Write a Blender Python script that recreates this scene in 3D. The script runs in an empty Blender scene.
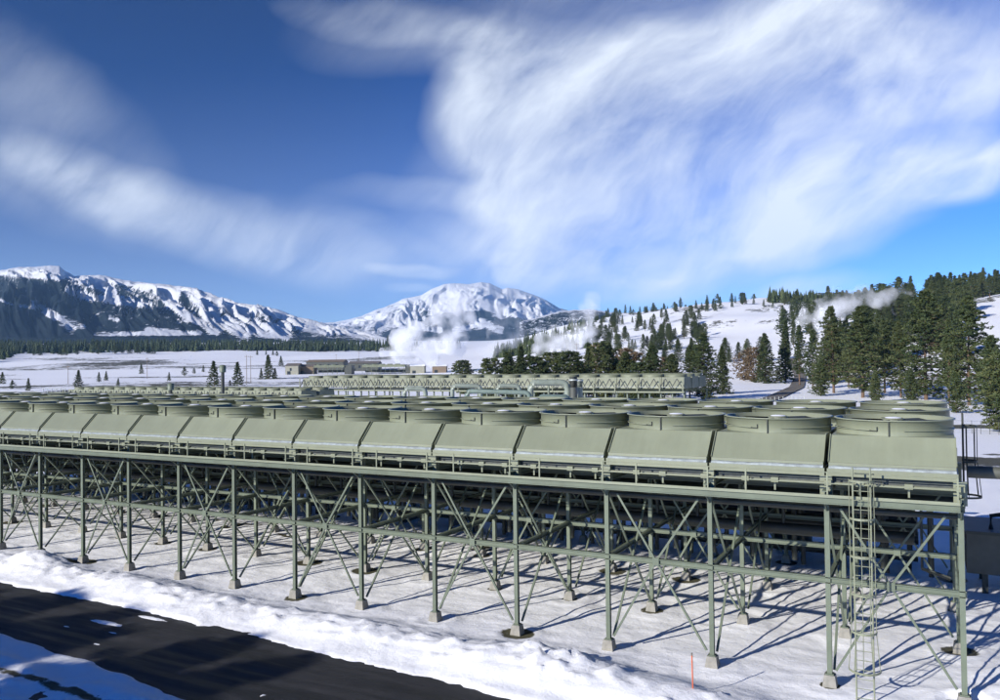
import bpy, bmesh, math, random
import numpy as np
from mathutils import Vector, Matrix
random.seed(7); RNG = np.random.RandomState(11)
S = bpy.context.scene
COL = S.collection
PI = math.pi
SUNV = Vector((-.417 * math.cos(.3735), -.909 * math.cos(.3735), math.sin(.3735)))

# ------------------------------------------------------------------ camera
CAM = np.array([-0.728, -29.124, 10.928]); YAW, PIT, ROL, F = 0.49025, 0.016753, -0.012352, 807.2
r0 = np.array([math.cos(YAW), math.sin(YAW), 0.0])
fw = np.array([-math.sin(YAW) * math.cos(PIT), math.cos(YAW) * math.cos(PIT), math.sin(PIT)])
u0 = np.cross(r0, fw)
RT = r0 * math.cos(ROL) + u0 * math.sin(ROL)
UP = u0 * math.cos(ROL) - r0 * math.sin(ROL)
cd = bpy.data.cameras.new('camera'); cam = bpy.data.objects.new('camera', cd); COL.objects.link(cam)
cam.matrix_world = Matrix(((RT[0], UP[0], -fw[0], CAM[0]), (RT[1], UP[1], -fw[1], CAM[1]), (RT[2], UP[2], -fw[2], CAM[2]), (0, 0, 0, 1)))
cd.lens = F / 1000 * 36; cd.sensor_width = 36; cd.clip_start = 0.1; cd.clip_end = 60000
S.camera = cam
FH = np.array([-math.sin(YAW), math.cos(YAW)]); RH = np.array([math.cos(YAW), math.sin(YAW)])   # horizontal frame


def hor(px): return 363.5 - 0.01235 * (px - 500)
def xy(px, Y):                                   # world point at horizontal bearing of image column px, Y metres out
    u = (px - 500) / F
    return CAM[0] + Y * (FH[0] + u * RH[0]), CAM[1] + Y * (FH[1] + u * RH[1])
def zat(px, py, Y): return CAM[2] + (hor(px) - py) * Y / F
def to_uY(x, y):
    dx, dy = x - CAM[0], y - CAM[1]
    Y = dx * FH[0] + dy * FH[1]; X = dx * RH[0] + dy * RH[1]
    return X, Y

# ------------------------------------------------------------------ noise
def _h(ix, iy, s):
    n = (ix * 374761393 + iy * 668265263 + s * 1442695041) & 0xffffffff
    n = ((n ^ (n >> 13)) * 1274126177) & 0xffffffff
    return ((n ^ (n >> 16)) & 0xffff) / 65535.0
def vnoise(x, y, s=0):
    x = np.asarray(x, float); y = np.asarray(y, float)
    ix = np.floor(x).astype(np.int64); iy = np.floor(y).astype(np.int64)
    fx = x - ix; fy = y - iy; fx = fx * fx * (3 - 2 * fx); fy = fy * fy * (3 - 2 * fy)
    return (_h(ix, iy, s) * (1 - fx) + _h(ix + 1, iy, s) * fx) * (1 - fy) + (_h(ix, iy + 1, s) * (1 - fx) + _h(ix + 1, iy + 1, s) * fx) * fy
def fbm(x, y, o=4, s=0, g=.5):
    t = 0; a = 1; n = 0
    for i in range(o):
        t = t + a * vnoise(x * 2 ** i, y * 2 ** i, s + i * 17); n += a; a *= g
    return t / n
def sstep(a, b, x):
    t = np.clip((x - a) / (b - a), 0, 1); return t * t * (3 - 2 * t)

# ------------------------------------------------------------------ materials
def new_mat(name):
    m = bpy.data.materials.new(name); m.use_nodes = True
    nt = m.node_tree; b = nt.nodes['Principled BSDF']; return m, nt, b
def N(nt, t, **k):
    n = nt.nodes.new(t)
    for a, v in k.items(): setattr(n, a, v)
    return n
def ramp(nt, src, stops):
    r = N(nt, 'ShaderNodeValToRGB'); el = r.color_ramp.elements
    while len(el) < len(stops): el.new(.5)
    for e, (p, c) in zip(el, stops): e.position = p; e.color = (*c, 1) if len(c) == 3 else c
    nt.links.new(src, r.inputs[0]); return r
def noise(nt, scale, detail=4, rough=.55, vec=None, coord='Object'):
    if vec is None:
        tc = N(nt, 'ShaderNodeTexCoord'); vec = tc.outputs[coord]
    n = N(nt, 'ShaderNodeTexNoise'); n.inputs['Scale'].default_value = scale; n.inputs['Detail'].default_value = detail; n.inputs['Roughness'].default_value = rough
    nt.links.new(vec, n.inputs['Vector']); return n
def bump(nt, b, src, strength, dist):
    bp = N(nt, 'ShaderNodeBump'); bp.inputs['Strength'].default_value = strength; bp.inputs['Distance'].default_value = dist
    nt.links.new(src, bp.inputs['Height']); nt.links.new(bp.outputs[0], b.inputs['Normal']); return bp
def simple(name, c, rough=.5, metal=0, var=.12, scale=1.5, bumps=0.0, streak=None):
    m, nt, b = new_mat(name)
    n = noise(nt, scale, 5)
    lo = tuple(v * (1 - var) for v in c); hi = tuple(min(1, v * (1 + var)) for v in c)
    r = ramp(nt, n.outputs[0], [(.3, lo), (.7, hi)]); out = r.outputs[0]
    if streak:                                       # sparse rust or grime stains
        n2 = noise(nt, streak[0], 7, .7)
        r2 = ramp(nt, n2.outputs[0], [(streak[1], (0, 0, 0)), (streak[1] + .12, (1, 1, 1))])
        mx = N(nt, 'ShaderNodeMix', data_type='RGBA'); nt.links.new(r2.outputs[0], mx.inputs[0]); nt.links.new(out, mx.inputs[6]); mx.inputs[7].default_value = (*streak[2], 1); out = mx.outputs[2]
    nt.links.new(out, b.inputs['Base Color']); b.inputs['Roughness'].default_value = rough; b.inputs['Metallic'].default_value = metal
    if bumps: bump(nt, b, n.outputs[0], .5, bumps)
    return m

def vary(name, runs=True):
    m = M[name]; nt = m.node_tree; b = nt.nodes['Principled BSDF']; src = b.inputs['Base Color'].links[0].from_socket
    oi = N(nt, 'ShaderNodeObjectInfo'); mr = N(nt, 'ShaderNodeMapRange'); nt.links.new(oi.outputs['Random'], mr.inputs[0]); mr.inputs[3].default_value = .93; mr.inputs[4].default_value = 1.06
    tc = N(nt, 'ShaderNodeTexCoord'); mp = N(nt, 'ShaderNodeMapping'); mp.inputs['Scale'].default_value = (5.5, .5, .35); nt.links.new(tc.outputs['Object'], mp.inputs[0]); ad = N(nt, 'ShaderNodeVectorMath', operation='ADD'); cx = N(nt, 'ShaderNodeCombineXYZ'); ml = N(nt, 'ShaderNodeMath', operation='MULTIPLY'); nt.links.new(oi.outputs['Random'], ml.inputs[0]); ml.inputs[1].default_value = 91; nt.links.new(ml.outputs[0], cx.inputs[0]); nt.links.new(mp.outputs[0], ad.inputs[0]); nt.links.new(cx.outputs[0], ad.inputs[1])
    nn = noise(nt, 1, 6, .65, vec=ad.outputs[0]); r = ramp(nt, nn.outputs[0], [(.35, (1.0, 1.0, 1.0)), (.8, (.91, .905, .89))]); m1 = N(nt, 'ShaderNodeMix', data_type='RGBA', blend_type='MULTIPLY'); m1.inputs[0].default_value = 1 if runs else 0; nt.links.new(src, m1.inputs[6]); nt.links.new(r.outputs[0], m1.inputs[7])
    sc = N(nt, 'ShaderNodeVectorMath', operation='SCALE'); nt.links.new(m1.outputs[2], sc.inputs[0]); nt.links.new(mr.outputs[0], sc.inputs['Scale']); nt.links.new(sc.outputs[0], b.inputs['Base Color'])

def snow_mat(name, near=True):
    m, nt, b = new_mat(name)
    n1 = noise(nt, 2.2, 8, .65, coord='Object'); n2 = noise(nt, 14, 6, .7)
    at = N(nt, 'ShaderNodeAttribute', attribute_name='bare')
    nb = noise(nt, .22, 13, .78)
    nf = noise(nt, .021, 9, .72); av = N(nt, 'ShaderNodeMath', operation='MULTIPLY_ADD'); nt.links.new(nf.outputs[0], av.inputs[0]); av.inputs[1].default_value = 1.5; av.inputs[2].default_value = -.75
    ad = N(nt, 'ShaderNodeMath', operation='MULTIPLY_ADD'); nt.links.new(nb.outputs[0], ad.inputs[0]); ad.inputs[1].default_value = 1.9; nt.links.new(av.outputs[0], ad.inputs[2])
    ad_ = ad; ad = N(nt, 'ShaderNodeMath', operation='SUBTRACT'); nt.links.new(ad_.outputs[0], ad.inputs[0]); ad.inputs[1].default_value = .95
    ad2 = N(nt, 'ShaderNodeMath', operation='ADD'); nt.links.new(ad.outputs[0], ad2.inputs[0]); nt.links.new(at.outputs['Fac'], ad2.inputs[1])
    th = ramp(nt, ad2.outputs[0], [(.46, (0, 0, 0)), (.60, (1, 1, 1))])
    sc = ramp(nt, n1.outputs[0], [(.25, (.88, .89, .90)), (.6, (.94, .945, .945))])
    # faint grit on the snow
    ng = noise(nt, 5.5, 9, .8); g = ramp(nt, ng.outputs[0], [(.68, (0, 0, 0)), (.8, (.2, .2, .2))])
    m0 = N(nt, 'ShaderNodeMix', data_type='RGBA'); nt.links.new(g.outputs[0], m0.inputs[0]); nt.links.new(sc.outputs[0], m0.inputs[6]); m0.inputs[7].default_value = (.55, .53, .5, 1)
    dn = noise(nt, 3 if near else .05, 6, .7); dc = ramp(nt, dn.outputs[0], [(.3, (.045, .045, .026)), (.55, (.105, .098, .058)), (.75, (.065, .07, .036))])
    mx = N(nt, 'ShaderNodeMix', data_type='RGBA'); nt.links.new(th.outputs[0], mx.inputs[0]); nt.links.new(m0.outputs[2], mx.inputs[6]); nt.links.new(dc.outputs[0], mx.inputs[7])
    nt.links.new(mx.outputs[2], b.inputs['Base Color']); b.inputs['Roughness'].default_value = .62; b.inputs['Specular IOR Level'].default_value = .3
    b1 = bump(nt, b, n1.outputs[0], .5, .10); b2 = N(nt, 'ShaderNodeBump'); b2.inputs['Strength'].default_value = .35; b2.inputs['Distance'].default_value = .02
    nt.links.new(n2.outputs[0], b2.inputs['Height']); nt.links.new(b1.outputs[0], b2.inputs['Normal']); nt.links.new(b2.outputs[0], b.inputs['Normal'])
    return m
M = {}
M['snow'] = snow_mat('snow')
M['paint'] = simple('sage_paint', (.232, .252, .172), .42, var=.09, scale=.7, streak=(2.3, .70, (.19, .19, .13)))
M['steel'] = simple('frame_paint', (.132, .160, .112), .5, var=.14, scale=1.1, streak=(3.1, .66, (.13, .12, .08)))
M['dark_steel'] = simple('shaded_steel', (.036, .041, .033), .55, var=.25, scale=2)  # darkened to put the gloom under the deck and inside fan rings into colour
M['bundle'] = simple('finned_tubes', (.07, .08, .07), .5, var=.3, scale=6)
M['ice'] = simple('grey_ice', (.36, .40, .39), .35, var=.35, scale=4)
M['faded'] = simple('weathered_paint', (.185, .20, .13), .6, var=.2, scale=.8)
M['rail'] = simple('rail_paint', (.22, .24, .16), .5, var=.15)
M['galv'] = simple('galvanised_steel', (.42, .45, .42), .45, metal=.25, var=.15, scale=3)
M['pipe'] = simple('lagged_pipe', (.24, .275, .22), .4, var=.15, scale=1.5, streak=(2, .68, (.2, .2, .17)))
M['concrete'] = simple('concrete', (.27, .26, .225), .85, var=.2, scale=5, bumps=.01)
M['capsnow'] = simple('settled_snow', (.84, .85, .87), .6, var=.04, scale=6, bumps=.02)
M['orange'] = simple('orange_marker', (.62, .13, .05), .5, var=.1)
M['bark'] = simple('bark', (.13, .085, .055), .9, var=.35, scale=4, bumps=.03)
M['roof'] = simple('dark_roof', (.16, .14, .12), .8, var=.2)
M['cream'] = simple('cream_cladding', (.30, .29, .22), .6, var=.08)
M['brownwood'] = simple('brown_boards', (.20, .15, .10), .8, var=.2)
M['glass'] = simple('dark_glass', (.03, .035, .04), .15, var=.1)
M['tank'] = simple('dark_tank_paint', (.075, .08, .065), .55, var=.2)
M['teal'] = simple('teal_pipe_paint', (.15, .20, .165), .4, var=.15)

for q_ in ('paint', 'steel', 'faded', 'concrete'): vary(q_)
def needle_mat(name, c1, c2, c3):
    m, nt, b = new_mat(name)
    at = N(nt, 'ShaderNodeAttribute', attribute_name='tone')
    oi = N(nt, 'ShaderNodeObjectInfo'); a2 = N(nt, 'ShaderNodeMath', operation='MULTIPLY_ADD'); nt.links.new(oi.outputs['Random'], a2.inputs[0]); a2.inputs[1].default_value = .35; a2.inputs[2].default_value = -.17
    ad = N(nt, 'ShaderNodeMath', operation='ADD'); nt.links.new(at.outputs['Fac'], ad.inputs[0]); nt.links.new(a2.outputs[0], ad.inputs[1])
    r = ramp(nt, ad.outputs[0], [(0, c1), (.5, c2), (1, c3)])
    nt.links.new(r.outputs[0], b.inputs['Base Color']); b.inputs['Roughness'].default_value = .7; b.inputs['Specular IOR Level'].default_value = .2
    tr = N(nt, 'ShaderNodeBsdfTranslucent'); nt.links.new(r.outputs[0], tr.inputs[0]); ms = N(nt, 'ShaderNodeMixShader'); ms.inputs[0].default_value = .25
    nt.links.new(b.outputs[0], ms.inputs[1]); nt.links.new(tr.outputs[0], ms.inputs[2]); nt.links.new(ms.outputs[0], nt.nodes['Material Output'].inputs[0])
    return m
M['needles'] = needle_mat('pine_needles', (.042, .066, .028), (.095, .122, .048), (.16, .172, .07))
M['needles_dark'] = needle_mat('fir_needles', (.042, .064, .03), (.085, .11, .046), (.14, .155, .062))
M['russet'] = needle_mat('russet_twigs', (.10, .07, .038), (.17, .12, .07), (.24, .18, .11))

def asphalt():
    m, nt, b = new_mat('asphalt')
    n = noise(nt, 1.0, 6, .6); n.inputs['Distortion'].default_value = .3
    r = ramp(nt, n.outputs[0], [(.35, (.022, .023, .025)), (.7, (.043, .043, .044))])
    nt.links.new(r.outputs[0], b.inputs['Base Color']); b.inputs['Roughness'].default_value = .72
    tc = N(nt, 'ShaderNodeTexCoord'); mp = N(nt, 'ShaderNodeMapping'); mp.inputs['Scale'].default_value = (.12, 1.6, 1); nt.links.new(tc.outputs['Object'], mp.inputs[0]); ns = noise(nt, 1, 7, .65, vec=mp.outputs[0]); rs_ = ramp(nt, ns.outputs[0], [(.4, (0, 0, 0)), (.62, (1, 1, 1))])
    mx = N(nt, 'ShaderNodeMix', data_type='RGBA'); nt.links.new(rs_.outputs[0], mx.inputs[0]); nt.links.new(r.outputs[0], mx.inputs[6]); mx.inputs[7].default_value = (.016, .017, .019, 1)      # damp wheel tracks
    ng = noise(nt, 9, 8, .85); rg = ramp(nt, ng.outputs[0], [(.68, (0, 0, 0)), (.74, (.8, .8, .8))]); m2 = N(nt, 'ShaderNodeMix', data_type='RGBA'); nt.links.new(rg.outputs[0], m2.inputs[0]); nt.links.new(mx.outputs[2], m2.inputs[6]); m2.inputs[7].default_value = (.35, .36, .38, 1)
    nt.links.new(m2.outputs[2], b.inputs['Base Color']); rr = ramp(nt, rs_.outputs[0], [(0, (.8, .8, .8)), (1, (.42, .42, .42))]); nt.links.new(rr.outputs[0], b.inputs['Roughness'])
    n2 = noise(nt, 60, 3); bump(nt, b, n2.outputs[0], .4, .01); return m
M['asphalt'] = asphalt()
M['dirt'] = simple('packed_dirt', (.15, .135, .11), .9, var=.3, scale=.4)

# ------------------------------------------------------------------ mesh helpers
class MB:
    def __init__(s): s.v = []; s.f = []; s.sm = []
    def add(s, vs, fs, smooth=False):
        o = len(s.v); s.v += [tuple(v) for v in vs]; s.f += [tuple(i + o for i in f) for f in fs]; s.sm += [smooth] * len(fs); return s
    def box(s, x0, x1, y0, y1, z0, z1):
        vs = [(x, y, z) for z in (z0, z1) for y in (y0, y1) for x in (x0, x1)]
        return s.add(vs, [(0, 2, 3, 1), (4, 5, 7, 6), (0, 1, 5, 4), (2, 6, 7, 3), (0, 4, 6, 2), (1, 3, 7, 5)])
    def bar(s, a, b, w, h=None, up=(0, 0, 1)):
        h = h or w; a = Vector(a); b = Vector(b); d = (b - a).normalized(); up = Vector(up)
        if abs(d.dot(up)) > .98: up = Vector((0, 1, 0))
        x = d.cross(up).normalized() * (w / 2); y = x.cross(d).normalized() * (h / 2)
        vs = [p + sx * x + sy * y for p in (a, b) for sx, sy in ((-1, -1), (1, -1), (1, 1), (-1, 1))]
        return s.add(vs, [(0, 1, 2, 3), (7, 6, 5, 4), (0, 4, 5, 1), (1, 5, 6, 2), (2, 6, 7, 3), (3, 7, 4, 0)])
    def tube(s, pts, r, n=8, cap=True, r2=None):
        pts = [Vector(p) for p in pts]; rings = []
        for i, p in enumerate(pts):
            d = (pts[min(i + 1, len(pts) - 1)] - pts[max(i - 1, 0)]).normalized()
            up = Vector((0, 0, 1)) if abs(d.z) < .9 else Vector((1, 0, 0))
            x = d.cross(up).normalized(); y = x.cross(d).normalized()
            rr = r if r2 is None else r + (r2 - r) * i / (len(pts) - 1)
            rings.append([p + rr * (math.cos(2 * PI * k / n) * x + math.sin(2 * PI * k / n) * y) for k in range(n)])
        vs = [v for q in rings for v in q]; fs = []
        for i in range(len(pts) - 1):
            for k in range(n): fs.append((i * n + k, i * n + (k + 1) % n, (i + 1) * n + (k + 1) % n, (i + 1) * n + k))
        s.add(vs, fs, True)
        if cap: s.add(rings[0], [tuple(range(n))[::-1]]); s.add(rings[-1], [tuple(range(n))])
        return s
    def lathe(s, prof, c=(0, 0, 0), n=40, closed=False, smooth=True):
        m = len(prof); vs = [(c[0] + r * math.cos(2 * PI * k / n), c[1] + r * math.sin(2 * PI * k / n), c[2] + z) for k in range(n) for r, z in prof]; fs = []
        for k in range(n):
            for i in range(m if closed else m - 1):
                j = (i + 1) % m; fs.append((k * m + i, ((k + 1) % n) * m + i, ((k + 1) % n) * m + j, k * m + j))
        return s.add(vs, fs, smooth)
    def prism(s, poly, x0, x1):                       # poly in (y,z), counterclockwise seen from +x
        n = len(poly); vs = [(x0, y, z) for y, z in poly] + [(x1, y, z) for y, z in poly]
        fs = [tuple(range(n))[::-1], tuple(range(n, 2 * n))] + [(i, (i + 1) % n, n + (i + 1) % n, n + i) for i in range(n)]
        return s.add(vs, fs)
    def ibeam_z(s, x, y, z0, z1, w=.24, t=.035):      # column, flanges facing +-y
        s.box(x - w / 2, x + w / 2, y - w / 2, y - w / 2 + t, z0, z1); s.box(x - w / 2, x + w / 2, y + w / 2 - t, y + w / 2, z0, z1)
        return s.box(x - t / 2, x + t / 2, y - w / 2 + t + .001, y + w / 2 - t - .001, z0, z1)
    def ibeam_x(s, x0, x1, y, z, w=.18, h=.22, t=.03):
        s.box(x0, x1, y - w / 2, y + w / 2, z + h / 2 - t, z + h / 2); s.box(x0, x1, y - w / 2, y + w / 2, z - h / 2, z - h / 2 + t)
        return s.box(x0, x1, y - t / 2, y + t / 2, z - h / 2 + t + .001, z + h / 2 - t - .001)
    def ibeam_y(s, x, y0, y1, z, w=.16, h=.22, t=.03):
        s.box(x - w / 2, x + w / 2, y0, y1, z + h / 2 - t, z + h / 2); s.box(x - w / 2, x + w / 2, y0, y1, z - h / 2, z - h / 2 + t)
        return s.box(x - t / 2, x + t / 2, y0, y1, z - h / 2 + t + .001, z + h / 2 - t - .001)
    def build(s, name, mat, parent=None, bevel=0, kind=None, loc=None):
        me = bpy.data.meshes.new(name); me.from_pydata(s.v, [], s.f); me.update()
        me.polygons.foreach_set('use_smooth', s.sm)
        me.materials.append(M[mat] if isinstance(mat, str) else mat)
        o = bpy.data.objects.new(name, me); COL.objects.link(o)
        if parent is not None: o.parent = parent
        if loc is not None: o.location = loc
        if bevel:
            b = o.modifiers.new('bevel', 'BEVEL'); b.width = bevel; b.segments = 2; b.limit_method = 'ANGLE'
        if kind: o['kind'] = kind
        return o
def empty(name, label, cat, loc=(0, 0, 0), rz=0, group=None):
    o = bpy.data.objects.new(name, None); COL.objects.link(o); o.location = loc; o.rotation_euler = (0, 0, rz); o.empty_display_size = .1
    tag(o, label, cat, group); return o
def tag(o, label, cat, group=None, kind=None):
    o['label'] = label; o['category'] = cat
    if group: o['group'] = group
    elif 'group' in o: del o['group']
    if kind: o['kind'] = kind
    return o
CH = {}
def kids(o): return [c for c in o.children]
def dup(root, loc, label=None, group=None, rz=None, scale=None, tree=None):
    r = root.copy(); COL.objects.link(r); r.location = loc
    if rz is not None: r.rotation_euler = (0, 0, rz)
    if scale is not None: r.scale = scale if hasattr(scale, '__len__') else (scale,) * 3
    if label: r['label'] = label
    if group: r['group'] = group
    for ch, gs in (tree if tree is not None else [(c, list(c.children)) for c in root.children]):
        c = ch.copy(); COL.objects.link(c); c.parent = r
        for g in gs:
            d = g.copy(); COL.objects.link(d); d.parent = c
    return r
def tree_of(root): return [(c, list(c.children)) for c in root.children]
ORD = 'first second third fourth fifth sixth seventh eighth ninth tenth eleventh twelfth thirteenth fourteenth fifteenth sixteenth seventeenth eighteenth nineteenth twentieth twenty-first twenty-second twenty-third twenty-fourth'.split()

# ------------------------------------------------------------------ terrain
B = 3.91; ZC = 6.09; ZM = 3.54
Yn = np.array([0, 60, 110, 150, 200, 300, 400, 550, 700, 900, 1100, 1400, 1800, 2400, 4000.])
TC = {  # offsets from the horizon (image px) per column, at Yn[5:]
 -400: (27, 17, 8, 1, -7, -13, -22, -28, -32, -30), 0: (27, 17, 9, 2, -5, -10, -17, -22, -26, -26), 200: (27, 17, 9, 2, -5, -10, -16, -20, -24, -25),
 400: (27, 17, 8, 1, -6, -10, -14, -17, -22, -24), 500: (27, 17, 6, -3, -10, -14, -15, -16, -20, -22), 560: (25, 15, 0, -12, -25, -33, -38, -36, -34, -30),
 620: (22, 12, -8, -25, -42, -46, -44, -40, -36, -30), 680: (21, 9, -14, -32, -50, -52, -48, -44, -38, -30), 740: (21, 8, -18, -38, -55, -58, -52, -46, -40, -30),
 800: (23, 5, -24, -42, -55, -54, -50, -44, -38, -30), 850: (22, -5, -38, -52, -56, -54, -50, -44, -38, -30), 900: (18, -15, -50, -60, -58, -54, -50, -44, -38, -30),
 950: (14, -25, -60, -62, -58, -54, -50, -44, -38, -30), 1000: (8, -34, -64, -64, -58, -54, -50, -44, -38, -30), 1200: (2, -48, -74, -70, -60, -54, -50, -44, -38, -30), 1700: (2, -48, -74, -70, -60, -54, -50, -44, -38, -30)}
_cx = np.array(sorted(TC)); _tz = np.zeros((len(_cx), len(Yn)))
for i, c in enumerate(_cx):
    for j, off in enumerate(TC[int(c)]): _tz[i, j + 5] = CAM[2] - off * Yn[j + 5] / F
GX = np.arange(-420, 1721, 12.0); GT = np.linspace(0, math.log(4001), 180)
_t = np.zeros((len(GX), len(GT)))
for j, t in enumerate(GT):
    Yv = math.exp(t) - 1; col = np.array([np.interp(Yv, Yn, _tz[i]) for i in range(len(_cx))]); _t[:, j] = np.interp(GX, _cx, col)
for _ in range(3):
    _t[1:-1] = (_t[:-2] + 2 * _t[1:-1] + _t[2:]) / 4; _t[:, 1:-1] = (_t[:, :-2] + 2 * _t[:, 1:-1] + _t[:, 2:]) / 4
PLINTHS = [(-B * k, y) for k in range(22) for y in (0, 5.35, 10.95, 16.6)]
_pl = np.array(PLINTHS)
def base_ground(x, y):
    X, Y = to_uY(x, y); Yc = np.maximum(Y, 1.0); px = 500 + F * X / Yc
    gi = np.clip((np.clip(px, -419, 1719) - GX[0]) / 12.0, 0, len(GX) - 1.001); gj = np.clip(np.log(Yc + 1) / math.log(4001) * 179, 0, 178.999)
    i = gi.astype(int); j = gj.astype(int); a = gi - i; b = gj - j
    z = _t[i, j] * (1 - a) * (1 - b) + _t[i + 1, j] * a * (1 - b) + _t[i, j + 1] * (1 - a) * b + _t[i + 1, j + 1] * a * b
    far = sstep(160, 450, Y)
    right = sstep(520, 700, px)
    z = z + far * ((fbm(x / 90, y / 90, 4, 3) - .5) * (5 + 9 * right) * np.clip(Y / 600, .3, 2))
    return z
def ground(x, y):
    x = np.asarray(x, float); y = np.asarray(y, float)
    z = base_ground(x, y)
    near = 1 - sstep(60, 120, np.hypot(x + 25, y))
    # soft undulation, wind crust
    z = z + near * ((fbm(x / 5, y / 4, 4, 21) - .5) * .22 + (fbm(x / 1.1, y / 1.1, 3, 5) - .5) * .09 + (fbm(x / 2.4, y / .35, 3, 15) - .5) * .05)
    # plough berm along the road, y about -4.4..-1
    wob = (fbm(x / 7, y * 0 + 1.3, 3, 9) - .5) * 1.6
    yy = y + wob * .7 - (np.interp(x, [-60, -34, -25, -13.6, 0], [-4.2, -4.3, -4.85, -5.35, -5.9]) + 4.75)
    bh = .38 + .75 * (fbm(x / 4.5, y * 0 + 7.7, 3, 31) - .3)
    sh = np.exp(-(np.abs(yy + 2.7) / 1.35) ** 2.4)
    lump = np.abs(fbm(x / 1.3, y / 1.1, 5, 41, .6) - .5) * .5 + np.maximum(0, fbm(x / .4, y / .4, 3, 77) - .58) * .55
    z = z + near * sh * (np.clip(bh, .08, .8) * .55 + lump)
    # a heap of cleared snow at the right foot of the ladder
    hp = np.exp(-(((x - 3.1) / 2.6) ** 2 + ((y - 1.5) / 3.6) ** 2)); z = z + hp * (.55 + lump * 1.2)
    hp = np.exp(-(((x + 13.0) / 2.6) ** 2 + ((y + 2.4) / 1.3) ** 2)); z = z + hp * (.30 + lump * .9)
    hp = np.exp(-(((x + 44.8) / 1.6) ** 2 + ((y + 1.3) / 1.1) ** 2)); z = z + hp * (.55 + lump)
    vg = near * sstep(-10.4, -11.4, y); z = z + vg * ((fbm(x / 1.6, y / .9, 4, 141) - .35) * .5 + (fbm(x / .4, y / .4, 3, 142) - .5) * .08)
    # road cut
    e1 = np.interp(x, [-60, -34, -25, -13.6, 0], [-4.2, -4.3, -4.85, -5.35, -5.9]) + (fbm(x / 2.2, y * 0, 3, 51) - .5) * .35 + (fbm(x / .4, y / .4, 3, 53) - .5) * .35; e2 = np.interp(x, [-60, -34.6, -22.8, 0], [-8.4, -9.4, -10.4, -12.2]) + (fbm(x / 1.8, y * 0 + 4, 3, 52) - .5) * .5
    cut = sstep(-.0, .35, e1 - y) * sstep(-.0, .35, y - e2)
    z = z * (1 - cut) + cut * (-.14)
    # remnant snow lying on the asphalt
    for cx_, cy_, sx, sy in ((-32.3, -6.3, 1.6, .25), (-31.0, -5.0, 1.4, .22), (-30.9, -7.0, .5, .12), (-30.2, -8.2, .35, .1), (-33.4, -7.4, .3, .08), (-20.5, -9.0, .5, .15)):
        q = np.exp(-(((x - cx_) / sx) ** 2 + ((y - cy_) / sy) ** 2)); z = z + cut * q * (.13 + .1 * (fbm(x / .3, y / .3, 3, 61) - .4))
    # melt hollows round the footings
    mk = (x > -90) & (x < 4) & (y > -3) & (y < 20)
    if np.any(mk):
        xs = x[mk]; ys = y[mk]; d = np.full(xs.shape, 9.0)
        for p in _pl: d = np.minimum(d, np.hypot(xs - p[0], ys - p[1]))
        zz = z[mk]; k = 1 - sstep(.3, .85, d); zz = zz * (1 - k) + k * (.02); zz += np.exp(-((d - .85) / .22) ** 2) * .05; z[mk] = zz
    return z
def bare(x, y):
    """how much of the ground shows through the snow, 0..1"""
    X, Y = to_uY(x, y); Yc = np.maximum(Y, 1); px = 500 + F * X / Yc
    b = np.zeros_like(x)
    mk = (x > -90) & (x < 4) & (y > -3) & (y < 20)
    if np.any(mk):
        d = np.full(x[mk].shape, 9.0)
        for i, p in enumerate(_pl):
            s = (.62, .3, .8, .2, .4)[(i * 7 // 3) % 5]; d = np.minimum(d, np.hypot(x[mk] - p[0], y[mk] - p[1]) / s)
        b[mk] = .85 * (1 - sstep(.5, 1.35, d))
    b = np.maximum(b, .75 * np.exp(-(((y + 11.7 + .02 * (x + 30)) / .35) ** 2)) * sstep(-20, -26, x))
    # bare earth under the bank, worn tracks between rows
    b = np.maximum(b, .62 * sstep(.56, .75, fbm(x / 2.2, y / .8, 4, 71)) * sstep(9.0, 10.5, y) * (1 - sstep(14, 16, y)) * (x > -80) * (x < 0))
    # earth banks by the service road at the right, and brown brush in the valley
    b = np.maximum(b, .9 * sstep(.46, .62, fbm(x / 22, y / 7, 4, 81)) * sstep(70, 90, Y) * (1 - sstep(125, 150, Y)) * sstep(860, 930, px))
    v = sstep(.46, .62, fbm(X / 140, Y / 60, 4, 91)) * sstep(240, 340, Y) * (1 - sstep(1000, 1300, Y)) * (1 - sstep(380, 470, px)) * .60
    b = np.maximum(b, v)
    w = sstep(.52, .66, fbm(x / 30, y / 30, 4, 95)) * sstep(450, 520, Y) * sstep(570, 640, px) * (1 - sstep(690, 720, px) * (1 - sstep(790, 820, px)) * (1 - sstep(620, 700, Y)))
    return np.maximum(b, .58 * w)

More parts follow.
